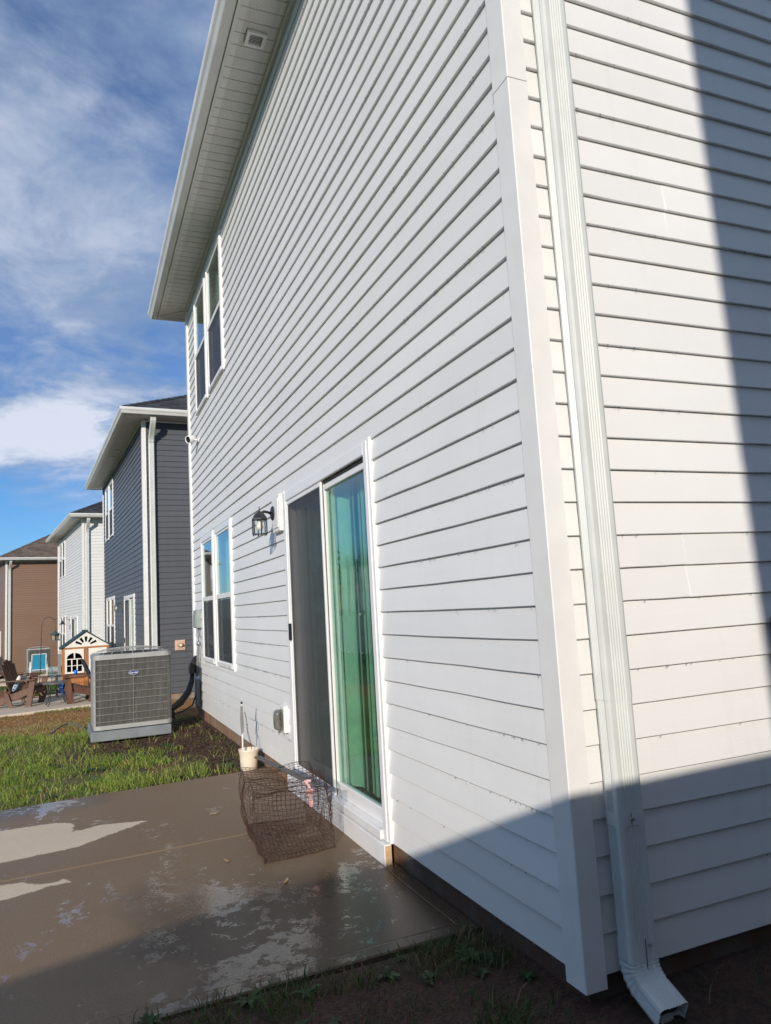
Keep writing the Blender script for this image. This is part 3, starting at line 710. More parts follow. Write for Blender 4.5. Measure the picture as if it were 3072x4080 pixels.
def course_wall(p0, p1, root, mat, ztop=ZS):
    # one unbroken sided wall for sides nobody sees closely; wall runs p0->p1, outside on its right
    p0 = Vector((*p0, 0)); p1 = Vector((*p1, 0)); d = (p1-p0).normalized(); n = Vector((d.y, -d.x, 0)); mb = MB(); k = 0
    while k*C < ztop-0.01:
        z1 = min((k+1)*C, ztop)
        a = [p0+n*0.0+Vector((0, 0, k*C)), p1+Vector((0, 0, k*C)), p1-n*0.0165+Vector((0, 0, z1)), p0-n*0.0165+Vector((0, 0, z1)), p0-n*0.0165+Vector((0, 0, k*C)), p1-n*0.0165+Vector((0, 0, k*C))]
        mb.add(a, [(0, 1, 2, 3), (4, 5, 1, 0)]); k += 1
    o = mb.build('siding', mat, root); o['kind'] = 'stuff'; return o
# openings in house coordinates: (x0, x1, z0, z1), x negative along the rear wall
LW = [(-7.44, -6.55, 0.622, 2.142), (-6.42, -5.47, 0.622, 2.142)]
UW = [(-7.55, -6.66, 3.785, 5.335), (-6.53, -5.58, 3.785, 5.335)]
DOOR = (-3.30, -1.548, 0.0, 2.056)
def sliding_door(root, detail, swap=False):
    x0, x1, z0, z1 = DOOR; y0, y1 = -0.018, 0.10
    f = MB()
    f.bbox(x0, x0+0.058, y0, y1, z0+0.002, z1, 0.005); f.bbox(x1-0.052, x1, y0, y1, z0+0.002, z1, 0.005); f.bbox(x0+0.058, x1-0.052, y0+0.001, y1, z1-0.072, z1, 0.005)
    f.bbox(x0+0.058, x1-0.052, y0-0.014, y1, z0+0.002, z0+0.050, 0.006)
    f.box(x0-0.024, x0, -0.0125, 0.012, z0, z1+0.012); f.box(x1, x1+0.026, -0.0125, 0.012, z0, z1+0.012)
    fo = f.build('sliding_door', 'vinyl', root)
    def panel(a, b, ya, yb, st, top, bot, name, zb=0.052, zt=z1-0.074):
        p = MB(); p.bbox(a, a+st, ya, yb, zb, zt, 0.004); p.bbox(b-st, b, ya, yb, zb, zt, 0.004); p.bbox(a+st, b-st, ya+0.001, yb, zt-top, zt, 0.004); p.bbox(a+st, b-st, ya+0.001, yb, zb, zb+bot, 0.004)
        return p.build(name, 'vinyl', fo)
    xm = (x0+x1)/2
    # outer screen leaf on the left, sliding leaf behind it, fixed leaf on the right
    panel(x0+0.060, xm+0.040, -0.012, 0.004, 0.026, 0.030, 0.042, 'screen_leaf')
    s = MB(); s.box(x0+0.086, xm+0.014, -0.004, -0.002, 0.095, z1-0.105); s.build('insect_screen', 'screen', fo)
    panel(x0+0.062, xm+0.03, 0.060, 0.092, 0.075, 0.075, 0.09, 'sliding_leaf')
    g = MB(); g.box(x0+0.137, xm-0.045, 0.074, 0.080, 0.142, z1-0.15); g.build('pane', 'glass', fo)
    panel(xm-0.045, x1-0.054, 0.014, 0.050, 0.072, 0.055, 0.080, 'fixed_leaf')
    g = MB(); g.box(xm+0.027, x1-0.126+0.054, 0.030, 0.036, 0.131, z1-0.128); g.build('pane', 'door_glass', fo)
    tr = MB(); tr.box(xm+0.045, x1-0.054, 0.004, 0.012, z1-0.088, z1-0.073); tr.build('head_track', 'dark_gap', fo)
    h = MB(); h.bbox(x0+0.066, x0+0.088, -0.032, -0.010, 0.965, 1.085, 0.004); h.build('handle', 'black_plastic', fo)
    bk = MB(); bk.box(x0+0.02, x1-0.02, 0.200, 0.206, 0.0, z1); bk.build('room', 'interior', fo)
    fl = MB(); fl.box(x0+0.03, x1-0.03, 0.101, 0.199, 0.02, 0.045); fl.build('threshold', 'interior_brown', fo)
    # vertical blind behind the glass: bunched at the centre stile, open towards the jamb
    n = 13
    sm = MB(); ang = R(38); N = 6
    pts = [(-0.044+0.088*i/N, 0.009*math.sin(math.pi*i/N)) for i in range(N+1)]
    sm.add([(x*math.cos(ang)-y*math.sin(ang), x*math.sin(ang)+y*math.cos(ang), z) for z in (0.10, z1-0.10) for x, y in pts], [(i, i+1, N+2+i, N+1+i) for i in range(N)])
    me = sm.mesh('blind_slat'); me.materials.append(M['blind']); me.polygons.foreach_set('use_smooth', [True]*len(me.polygons))
    xs = [xm+0.03+0.030*i for i in range(4)]+[xm+0.185+0.082*i for i in range(9)]
    for i, x in enumerate(xs):
        if x > x1-0.09: break
        o = bpy.data.objects.new('blind_slat', me); COL.objects.link(o); o.parent = fo; o.location = (x, 0.125+random.uniform(-0.006, 0.006), 0); o.rotation_euler = (0, 0, random.uniform(-0.1, 0.1) if i < 4 else R(-52)+random.uniform(-0.10, 0.12))
    if detail:
        xs = [x0+0.10+0.034*i for i in range(6)]+[x0+0.36+0.10*i for i in range(5)]
        for x in xs:
            o = bpy.data.objects.new('blind_slat', me); COL.objects.link(o); o.parent = fo; o.location = (x, 0.135+random.uniform(-0.006, 0.006), 0); o.rotation_euler = (0, 0, random.uniform(-0.25, 0.1))
    # painted skirt board under the sill with a raw cut end
    k = MB(); k.bbox(x0-0.10, x1+0.012, -0.040, 0.0, -0.125, -0.004, 0.003); ko = k.build('skirt_board', 'trim', fo)
    k = MB(); k.box(x1+0.0122, x1+0.0142, -0.036, -0.003, -0.118, -0.010); k.build('cut_end', 'raw_wood', fo)
def house(loc, rz, siding, roofmat, detail, label, plank_sides=True, win='curtain', soffit_pieces=False, seams=()):
    root = empty('house', loc, rz); tag(root, label, 'house', 'two-storey houses in the row')
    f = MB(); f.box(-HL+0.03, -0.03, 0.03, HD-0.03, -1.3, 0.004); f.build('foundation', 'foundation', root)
    ops = [(a+HL, b+HL, z0, z1) for a, b, z0, z1 in LW+UW]+[(DOOR[0]+HL, DOOR[1]+HL, DOOR[2]-0.01, DOOR[3])]
    core = MB(); core.box(-HL+0.1, -0.22, 0.22, HD-0.1, 0.0, ZS); core.build('wall_core', 'interior', root)
    if plank_sides:
        planks(root, siding, (-HL, 0, 0), 0.0, HL, ops, ZS-0.03)
        planks(root, siding, (0, 0, 0), math.pi/2, 3.6 if detail else 4.2, [], ZS-0.03, seams)
        course_wall((0, 3.6 if detail else 4.2), (0, HD), root, siding)
    else:
        planks(root, siding, (-HL, 0, 0), 0.0, HL, ops, ZS-0.03) if False else course_wall((-HL, 0), (0, 0), root, siding)
        course_wall((0, 0), (0, HD), root, siding)
    course_wall((0, HD), (-HL, HD), root, siding); course_wall((-HL, HD), (-HL, 0), root, siding)
    corner_post(root, 0.0, 1); corner_post(root, -HL, -1)
    if plank_sides:
        for w in LW: window(root, *w, kind=win)
        for w in UW: window(root, *w, kind='curtain' if detail else 'bare')
        sliding_door(root, detail)
    downspout(root, detail)
    # frieze channel, soffit, fascia, gutter
    fr = MB(); ring(fr, [(0.0, ZS-0.045), (0.018, ZS-0.045), (0.020, ZS-0.018), (0.012, ZS-0.014), (0.012, ZS-0.002)], -HL, 0, 0, HD); fr.build('frieze_channel', 'trim', root)
    so = MB(); ring(so, [(0.005, ZS+0.004), (0.345, ZS+0.004)], -HL, 0, 0, HD); sfo = so.build('soffit', 'soffit_plain', root)
    OV = 0.338
    if soffit_pieces:
        st = 0.127; x = -HL-OV+0.02; pm = MB()
        pm.add([(0, -OV, 0.0), (0.012, -OV, 0.0), (0.013, -OV, -0.008), (st-0.001, -OV, -0.008), (st, -OV, 0.0), (0, -0.004, 0.0), (0.012, -0.004, 0.0), (0.013, -0.004, -0.008), (st-0.001, -0.004, -0.008), (st, -0.004, 0.0)],
               [(i, i+5, i+6, i+1) for i in range(4)])
        me = pm.mesh('soffit_panel'); me.materials.append(M['soffit'])
        x = -HL
        while x < OV-0.05:
            o = bpy.data.objects.new('soffit_panel', me); COL.objects.link(o); o.parent = sfo; o.location = (x, 0, ZS-0.0005); x += st
        k = MB(); k.bar((-HL-OV, -OV, ZS-0.003), (-HL-0.005, -0.004, ZS-0.003), 0.035, 0.006); k.build('corner_strip', 'trim', sfo)
    else:
        g = MB(); x = -HL
        while x < 0.3: g.box(x, x+0.012, -OV, -0.02, ZS-0.003, ZS+0.003); x += 0.15
        y = 0
        while y < 5: g.box(0.02, OV, y, y+0.012, ZS-0.003, ZS+0.003); y += 0.15
        g.build('soffit_ribs', 'soffit_plain', sfo)['kind'] = 'stuff'
        v = MB(); v.box(-3.05, -2.93, -0.24, -0.10, ZS-0.018, ZS-0.003); v.box(-3.85, -3.73, -0.24, -0.10, ZS-0.018, ZS-0.003); v.build('soffit_vent', 'trim', sfo)
    fa = MB(); ring(fa, [(0.338, ZS+0.02), (0.338, ZS-0.010), (0.362, ZS-0.010), (0.362, ZS+0.13)], -HL, 0, 0, HD); fa.build('fascia', 'gutter', root)
    gp = [(0.364, ZS+0.012), (0.366, ZS+0.004), (0.440, ZS+0.004), (0.446, ZS+0.012), (0.462, ZS+0.045), (0.482, ZS+0.072), (0.488, ZS+0.094), (0.488, ZS+0.122), (0.480, ZS+0.126), (0.474, ZS+0.118), (0.474, ZS+0.06), (0.43, ZS+0.02), (0.37, ZS+0.02), (0.364, ZS+0.12)]
    gu = MB(); ring(gu, gp, -HL, 0, 0, HD); gu.build('gutter', 'gutter', root)
    hip_roof(root, roofmat, -HL-0.42, 0.42, -0.42, HD+0.42, ZS+0.145)
    return root
HA = house((0, 0, 0), 0, 'white_siding', 'shingle_dark', True, 'white sided two-storey house with a glass sliding patio door and lantern', soffit_pieces=True, seams=((0.685, 22, 24), (0.598, 10, 12), (2.1, 5, 7), (2.4, 30, 32)))
HB = house((-13.3, -0.241, -0.315), R(3.65), 'slate_siding', 'shingle_dark', False, 'slate grey sided house behind the air conditioner', win='blinds')
HC = house((-26.4, -1.341, -0.612), R(7.0), 'white_siding_c', 'shingle_dark', False, 'white sided house beyond the slate grey house', win='blinds')
HDb = house((-38.9, -4.83, -1.07), R(13.0), 'brown_siding', 'shingle_brown', False, 'brown sided house with brown shingled roof at the end of the row', win='blinds')
# the neighbour on the sunny side, which throws the upright shadow edge on the side wall
HZ = house((4.7+HL, -2.115, 0.45), 0, 'white_siding_c', 'shingle_dark', False, 'house next door across the side yard, shading the white side wall', plank_sides=False)

# rain and hose water hanging from the lock edges of every other course
def drops():
    mb = MB(); rr = random.Random(3)
    base = [(0, 0, 1), (1, 0, 0), (0, 1, 0), (-1, 0, 0), (0, -1, 0), (0, 0, -1.5)]
    fs = [(0, 1, 2), (0, 2, 3), (0, 3, 4), (0, 4, 1), (5, 2, 1), (5, 3, 2), (5, 4, 3), (5, 1, 4)]
    def put(x, y, z, r): mb.add([(x+r*a, y+r*b, z+r*c) for a, b, c in base], fs)
    for k in range(0, 48, 2):
        x = -HL+0.2
        while x < -0.12:
            x += rr.expovariate(1/ (0.05 if vnoise(np.array(x*1.1), np.array(k*3.3), 2) > 0.55 else 0.28))
            if x > -0.12: break
            if DOOR[0]-0.05 < x < DOOR[1]+0.04 and k*C < 2.06: continue
            if any(a-0.03 < x < b+0.03 and z0 < k*C < z1 for a, b, z0, z1 in LW+UW): continue
            put(x, -0.001, k*C-0.002, rr.uniform(0.0022, 0.0048))
    for k in range(0, 48, 2):
        y = 0.25
        while y < 2.0:
            y += rr.expovariate(1/0.16); put(0.001, y, k*C-0.002, rr.uniform(0.0022, 0.0046))
    for _ in range(160):
        x = rr.uniform(-6, -0.2); z = rr.uniform(0.05, 2.6)
        if DOOR[0]-0.05 < x < DOOR[1]+0.04 and z < 2.06: continue
        fr = (z/C) % 1; put(x, 0.0115*fr, z, rr.uniform(0.0012, 0.0026))
    o = mb.build('water_drops', 'drop', HA, True); o['kind'] = 'stuff'
drops()
# exhaust vent in the soffit
def soffit_vent():
    v = empty('soffit_vent', (-2.975, -0.172, ZS-0.004)); v.location.z -= 0.008; tag(v, 'square white exhaust vent under the eave of the white house', 'vent')
    a = MB(); a.plate([(-0.075, -0.075), (0.075, -0.075), (0.075, 0.075), (-0.075, 0.075)], [[(-0.05, -0.05), (0.05, -0.05), (0.05, 0.05), (-0.05, 0.05)]], 0.0, 0.022)
    a.v = [(x, z, -y) for x, y, z in a.v]; a.build('frame', 'trim', v, fix=True)
    s = MB()
    for i in range(7): s.bar((-0.05+0.0143*(i+0.5), -0.05, -0.012), (-0.05+0.0143*(i+0.5), 0.05, -0.012), 0.010, 0.002, (0.5, 0, 0.87))
    s.build('louvres', 'trim', v)
    b = MB(); b.box(-0.05, 0.05, -0.05, 0.05, -0.001, 0.001); b.build('duct', 'dark_gap', v)
soffit_vent()

# ------------------------------------------------------------------ fixtures on the white house
def lantern(loc, rz, mats, label, plate=True):
    r = empty('wall_lantern', loc, rz); tag(r, label, 'lamp', 'lanterns beside the patio doors')
    if plate:
        p = MB(); p.bbox(-0.115, 0.115, -0.030, 0.014, -0.155, 0.130, 0.006); p.bbox(-0.085, 0.085, -0.036, -0.028, -0.125, 0.100, 0.005); p.build('mounting_block', mats[1], r)
    d = MB(); d.lathe([(0.0, 0.016), (0.030, 0.016), (0.052, 0.010), (0.058, 0.0)], (-0.06, -0.036, 0), 24, 1); d.build('back_plate', mats[0], r, True)
    a = MB(); a.tube([(-0.06, -0.05, 0.0), (-0.05, -0.08, 0.008), (-0.03, -0.11, 0.010), (-0.02, -0.135, 0.0), (-0.02, -0.15, -0.03)], 0.011, 8); a.build('arm', mats[0], r, True)
    cx, cy = -0.02, -0.152
    t = MB(); rr_ = [(0.062, -0.052), (0.060, -0.044), (0.040, -0.012), (0.026, 0.0), (0.012, 0.006), (0.006, 0.018), (0.0, 0.022)]
    t.lathe([(x*1.0, z) for x, z in rr_], (cx, cy, 0.0), 6); t.build('roof', mats[0], r)
    fn = MB(); fn.tube([(cx+0.008*math.cos(u), cy, 0.034+0.016*math.sin(u)) for u in np.linspace(-1.2, 4.3, 9)], 0.0022, 5); fn.build('finial', mats[0], r)
    f = MB()
    for k in range(6):
        u = math.pi/3*k; f.bar((cx+0.056*math.cos(u), cy+0.056*math.sin(u), -0.165), (cx+0.056*math.cos(u), cy+0.056*math.sin(u), -0.048), 0.008, 0.008, (1, 0, 0.01))
        u2_ = math.pi/3*(k+1)
        for z in (-0.165, -0.052): f.bar((cx+0.056*math.cos(u), cy+0.056*math.sin(u), z), (cx+0.056*math.cos(u2_), cy+0.056*math.sin(u2_), z), 0.008, 0.007)
        f.tube([(cx+0.052*math.cos(u), cy+0.052*math.sin(u), -0.168), (cx+0.052*math.cos(u), cy+0.052*math.sin(u), -0.180)], 0.004, 5)
    f.build('cage', mats[0], r)
    g = MB()
    for k in range(6):
        u, w = math.pi/3*k, math.pi/3*(k+1); q = 0.053
        g.add([(cx+q*math.cos(u), cy+q*math.sin(u), -0.162), (cx+q*math.cos(w), cy+q*math.sin(w), -0.162), (cx+q*math.cos(w), cy+q*math.sin(w), -0.052), (cx+q*math.cos(u), cy+q*math.sin(u), -0.052)], [(0, 1, 2, 3)])
    g.build('panes', 'clear_glass', r)
    b = MB(); b.lathe([(0.0, -0.140), (0.016, -0.136), (0.027, -0.122), (0.029, -0.108), (0.024, -0.090), (0.016, -0.072), (0.014, -0.055)], (cx, cy, 0), 16); b.build('bulb', 'bulb', r, True)
    return r
lantern((-3.485, 0.0, 1.937), 0, ('black_metal', 'trim'), 'black six-sided lantern with a clear bulb between window and sliding door')
def Bp(x, y, z, root=HB):
    a = root.rotation_euler[2]; l = root.location; return (l.x+x*math.cos(a)-y*math.sin(a), l.y+x*math.sin(a)+y*math.cos(a), l.z+z)
M['slate_metal'] = plain('slate_metal', (0.075, 0.085, 0.095), 0.5)
lantern(Bp(-3.55, 0, 1.90), R(3.65), ('slate_metal', 'slate_metal'), 'grey lantern on a grey block beside the slate house patio door')
def barn_lamp():
    r = empty('barn_lamp', Bp(-3.6, 0, 1.93, HC), R(7)); tag(r, 'dark gooseneck barn lamp on the far white house', 'lamp')
    p = MB(); p.bbox(-0.10, 0.10, -0.025, 0.0, -0.14, 0.14); p.build('mounting_block', 'trim', r)
    d = MB(); d.lathe([(0, 0.02), (0.06, 0.01), (0.065, 0)], (0, -0.025, 0), 16, 1); d.build('back_plate', 'black_metal', r)
    a = MB(); a.tube([(0, -0.03, 0), (0, -0.10, 0.03), (0, -0.17, 0.10), (0, -0.24, 0.10), (0, -0.29, 0.03), (0, -0.30, -0.04)], 0.010, 6); a.build('arm', 'black_metal', r)
    s = MB(); s.lathe([(0.02, -0.02), (0.045, -0.04), (0.05, -0.08), (0.10, -0.13), (0.145, -0.155), (0.14, -0.16)], (0, -0.30, 0), 20); s.build('shade', 'black_metal', r, True)
barn_lamp()
def security_camera():
    r = empty('security_camera', (-7.42, 0.0, 3.43)); tag(r, 'small white security camera on the white wall under the upper windows', 'camera')
    m_ = MB(); m_.lathe([(0, 0.014), (0.026, 0.012), (0.032, 0.0)], (0, 0.0, 0), 16, 1); m_.tube([(0, -0.01, 0), (-0.02, -0.04, 0.004), (-0.05, -0.06, 0.012)], 0.010, 8); m_.build('mount', 'white_plastic', r, True)
    b = MB(); p = [(0.0, -0.05), (0.022, -0.048), (0.034, -0.032), (0.038, 0.0), (0.038, 0.035), (0.036, 0.040), (0.031, 0.034)]; b.lathe(p, (0, 0, 0), 18)
    l = MB(); l.lathe([(0.033, 0.034), (0.028, 0.032), (0.0, 0.030)], (0, 0, 0), 18)
    rot = Vector((0.50, -0.82, -0.28)).to_track_quat('Z', 'Y').to_matrix()
    for q, n_, mt in ((b, 'body', 'white_plastic'), (l, 'lens', 'black_plastic')):
        q.v = [tuple(rot @ (Vector(v)*1.35)+Vector((-0.06, -0.095, 0.022))) for v in q.v]; q.build(n_, mt, r, True)
security_camera()
def outlet():
    r = empty('outlet_cover', (-3.53, 0, 0.37)); tag(r, 'clear bubble outlet cover beside the sliding door', 'outlet')
    p = MB(); p.bbox(-0.060, 0.060, -0.030, 0.013, -0.095, 0.100, 0.004); p.build('mounting_block', 'trim', r)
    b = MB(); N = 10
    for y, s in ((-0.031, 1.0), (-0.070, 0.97), (-0.086, 0.84), (-0.090, 0.6)):
        for k in range(N*2):
            u = 2*math.pi*k/(N*2); cu = math.copysign(abs(math.cos(u))**0.5, math.cos(u)); su = math.copysign(abs(math.sin(u))**0.5, math.sin(u)); b.v.append((0.045*s*cu, y, 0.078*s*su))
    n = N*2
    for i in range(3):
        for k in range(n): b.f.append((i*n+k, i*n+(k+1) % n, (i+1)*n+(k+1) % n, (i+1)*n+k))
    b.f.append(tuple(range(3*n, 4*n))); b.build('bubble', 'smoke_plastic', r, True)
    f = MB(); f.bbox(-0.030, 0.030, -0.040, -0.031, -0.055, 0.055, 0.003)
    for z in (-0.028, 0.028): f.bbox(-0.018, 0.018, -0.046, -0.039, z-0.016, z+0.016, 0.003)
    f.build('receptacle', 'grey_green', r)
    t = MB(); t.lathe([(0, -0.012), (0.010, -0.008), (0.012, 0.0), (0.010, 0.008), (0, 0.012)], (0.01, -0.055, -0.088), 10); t.build('latch', 'smoke_plastic', r)
outlet()
def utility():
    r = empty('utility_box', (-7.80, 0, 1.14)); tag(r, 'grey green utility box at the far corner of the white house', 'utility box')
    b = MB(); b.bbox(-0.13, 0.13, -0.055, 0.012, -0.115, 0.115, 0.008); b.bbox(-0.10, 0.10, -0.066, -0.053, -0.10, 0.06, 0.006); b.build('box', 'grey_green', r)
    c = MB(); c.tube([(0.05, -0.03, -0.11), (0.05, -0.03, -0.15), (0.10, -0.03, -0.22), (0.11, -0.03, -0.30), (0.02, -0.035, -0.55), (-0.04, -0.035, -0.72)], 0.017, 8); c.build('conduit', 'conduit', r, True)
    k = MB(); k.tube([(0.107, -0.03, -0.29), (0.10, -0.03, -0.33)], 0.023, 8); k.build('coupling', 'chrome', r, True)
    d = MB(); d.bbox(-0.16, -0.02, -0.055, 0.0, -1.12, -0.78, 0.006); d.build('disconnect', 'conduit', r)
utility()
bx = MB(); bx.bbox(0.0, 0.055, 0.957, 1.22, 0.80, 1.052, 0.006); bx.bbox(0.054, 0.062, 0.975, 1.20, 0.82, 1.035, 0.003)
tag(bx.build('junction_box', 'brown_box'), 'brown box mounted low on the white side wall', 'utility box')
def side_plate():
    r = empty('hose_plate', Bp(0.0, 0.66, 0.94)); r.rotation_euler = (0, 0, R(3.65)+math.pi/2); tag(r, 'pink beige square plate with an oval tap cover on the slate house', 'wall plate')
    p = MB(); p.bbox(-0.10, 0.10, -0.022, 0.012, -0.10, 0.10, 0.005); p.bbox(-0.072, 0.072, -0.034, -0.020, -0.07, 0.075, 0.006); p.build('plate', 'bronze', r)
    b = MB(); b.lathe([(0.0, 0.045), (0.04, 0.042), (0.066, 0.028), (0.072, 0.0)], (0, -0.030, 0), 20, 1, 1.0, 0.62); b.build('cover', 'brass', r, True)
    q = MB(); q.box(-0.02, 0.022, -0.078, -0.072, -0.024, 0.022); q.build('window', 'letter_white', r)
side_plate()

# ------------------------------------------------------------------ air conditioners
def rrect(hx, hy, rad, n=6):
    pts = []
    for cx, cy, a0 in ((hx-rad, hy-rad, 0), (-hx+rad, hy-rad, 90), (-hx+rad, -hy+rad, 180), (hx-rad, -hy+rad, 270)):
        for i in range(n+1): a = R(a0+90*i/n); pts.append((cx+rad*math.cos(a), cy+rad*math.sin(a)))
    return pts
def air_conditioner(loc, rz, label, detail, sc=1.0):
    r = empty('air_conditioner', loc, rz); r.scale = (sc, sc, sc); tag(r, label, 'air conditioner', 'condenser units behind the houses')
    hx, hy = 0.41, 0.424; H0, H1 = 0.115, 0.935
    p = MB(); p.bbox(-0.50, 0.455, -0.455, 0.405, 0.0, 0.105, 0.008); p.build('pad', 'pad', r)
    ft = MB()
    for x in (-0.3, 0.3):
        for y in (-0.3, 0.3): ft.box(x-0.04, x+0.04, y-0.04, y+0.04, 0.103, 0.118)
    ft.build('feet', 'black_plastic', r)
    b = MB(); b.extrude(rrect(hx, hy, 0.075), H0, H0+0.045); b.build('base_pan', 'ac_grey', r, fix=True)
    c = MB(); c.extrude(rrect(hx-0.028, hy-0.028, 0.06), H0+0.045, H1-0.05); c.build('coil', 'coil', r)
    t = MB(); t.extrude(rrect(hx+0.004, hy+0.004, 0.078), H1-0.052, H1-0.012); t.extrude(rrect(hx-0.012, hy-0.012, 0.07), H1-0.012, H1); t.build('top_cap', 'ac_grey', r, fix=True)
    # solid corner panel on the left rear side
    out = rrect(hx, hy, 0.075, 6); cp = MB(); sel = [q for q in out if q[1] < -hy+0.076 and q[0] < hx-0.016]
    sel = sorted(sel, key=lambda q: q[0]); n = len(sel)
    cp.v = [(x, y, z) for z in (H0+0.044, H1-0.05) for x, y in sel]; cp.f = [(i, i+1, n+i+1, n+i) for i in range(n-1)]; cp.build('corner_panel', 'ac_grey', r)
    # wire guard: the outline walked as a path
    path = [Vector((x, y, 0)) for x, y in rrect(hx-0.003, hy-0.003, 0.075, 8)]; seg = []
    for i in range(len(path)): seg.append((path[i-1], path[i]))
    Ltot = sum((b_-a_).length for a_, b_ in seg)
    def at(d):
        d %= Ltot
        for a_, b_ in seg:
            L = (b_-a_).length
            if d <= L: return a_+(b_-a_)*(d/L if L else 0)
            d -= L
    g = MB(); sp = 0.0125 if detail else 0.03; n = int(Ltot/sp)
    for i in range(n):
        q = at(i*Ltot/n); g.tube([(q.x, q.y, H0+0.04), (q.x, q.y, H1-0.05)], 0.0020 if detail else 0.003, 4, caps=False)
    zs = np.linspace(H0+0.085, H1-0.11, 9)
    for z in zs: g.tube([(q.x*1.006, q.y*1.006, z) for q in path], 0.0030, 5, closed=True)
    g.tube([(hx+0.002, 0.0, H0+0.04), (hx+0.002, 0.0, H1-0.04)], 0.0034, 5)
    go = g.build('wire_guard', 'ac_wire', r); go['kind'] = 'stuff'
    fg = MB()
    for k in range(20):
        u = 2*math.pi*k/20; fg.tube([(0.385*math.cos(u), 0.385*math.sin(u), H1-0.002), (0.36*math.cos(u), 0.36*math.sin(u), H1+0.034), (0.20*math.cos(u), 0.20*math.sin(u), H1+0.058), (0.05*math.cos(u), 0.05*math.sin(u), H1+0.065)], 0.0028, 4)
    for rr_, zz in ((0.36, 0.034), (0.30, 0.046), (0.24, 0.054), (0.18, 0.060), (0.12, 0.063), (0.06, 0.065)): fg.tube([(rr_*math.cos(u), rr_*math.sin(u), H1+zz) for u in np.linspace(0, 2*math.pi, 33)[:-1]], 0.0026, 4, closed=True)
    fo = fg.build('fan_guard', 'ac_grey', r); fo['kind'] = 'stuff'
    fh = MB(); fh.lathe([(0.0, H1+0.002), (0.35, H1+0.002), (0.35, H1-0.01)], (0, 0, 0), 28); fh.build('fan_well', 'dark_gap', r)
    if detail:
        lg = MB(); lg.lathe([(0.0, 0.010), (0.054, 0.010), (0.0575, 0.006), (0.0575, 0.0)], (hx, 0, H1-0.215), 32, 0, 1.0, 0.47); lo = lg.build('badge', 'logo_blue', r)
        rg = MB(); rg.tube([(hx+0.0105, 0.0535*math.cos(u), H1-0.215+0.0245*math.sin(u)) for u in np.linspace(0, 2*math.pi, 33)[:-1]], 0.0013, 4, closed=True); rg.build('badge_rim', 'letter_white', lo)
        cu = bpy.data.curves.new('lettering', 'FONT'); cu.body = 'Carrier'; cu.size = 0.030; cu.align_x = 'CENTER'; cu.align_y = 'CENTER'; cu.shear = 0.28; cu.extrude = 0.0004; cu.offset = 0.0006
        tmp = bpy.data.objects.new('tmp', cu); COL.objects.link(tmp); bpy.context.view_layer.update()
        me = bpy.data.meshes.new_from_object(tmp.evaluated_get(bpy.context.evaluated_depsgraph_get())); bpy.data.objects.remove(tmp); me.materials.clear()
        to = link('lettering', me, 'letter_white', lo); to.location = (hx+0.0112, 0, H1-0.216); to.rotation_euler = (R(90), 0, R(90))
    return r
air_conditioner((-7.365, -0.882, -0.135), R(1.5), 'grey condenser unit with an oval blue badge on a grey pad', True)
air_conditioner((-34.45, -3.15, -0.83), R(7), 'grey condenser unit behind the blue patio chair', False, 1.08)
def line_set():
    r = empty('line_set_cover', (-7.93, -0.03, 0.55)); tag(r, 'black refrigerant line cover and hoses between wall and condenser', 'pipe cover')
    b = MB(); pr = [(0.0, 0.12), (-0.045, 0.095), (-0.085, 0.03), (-0.095, -0.02), (-0.095, -0.105), (0.0, -0.105)]
    b.v = [(x, y, z) for x in (-0.06, 0.06) for y, z in pr]; n = len(pr); b.f = [(i, (i+1) % n, n+(i+1) % n, n+i) for i in range(n)]+[tuple(range(n)), tuple(range(n, 2*n))[::-1]]
    b.build('cover', 'black_plastic', r, fix=True)
    h = MB(); h.tube([(0.0, -0.055, -0.10), (0.03, -0.07, -0.20), (0.10, -0.13, -0.32), (0.22, -0.24, -0.42), (0.33, -0.36, -0.48), (0.40, -0.45, -0.50)], [0.026, 0.032, 0.034, 0.033, 0.031, 0.028], 10); h.build('suction_line', 'black_plastic', r, True)
    h = MB(); h.tube([(0.03, -0.05, -0.10), (0.05, -0.06, -0.22), (0.13, -0.11, -0.34), (0.26, -0.22, -0.45), (0.38, -0.38, -0.52)], 0.016, 8); h.build('liquid_line', 'black_plastic', r, True)
    h = MB(); h.tube([(0.02, -0.01, -0.20), (0.04, -0.02, -0.38), (0.10, -0.08, -0.50), (0.22, -0.22, -0.55), (0.34, -0.36, -0.555)], 0.010, 8); h.build('whip', 'black_plastic', r, True)
    q = MB(); q.bbox(0.30, 0.44, -0.46, -0.33, -0.60, -0.51, 0.01); q.build('valve_box', 'black_plastic', r)
line_set()

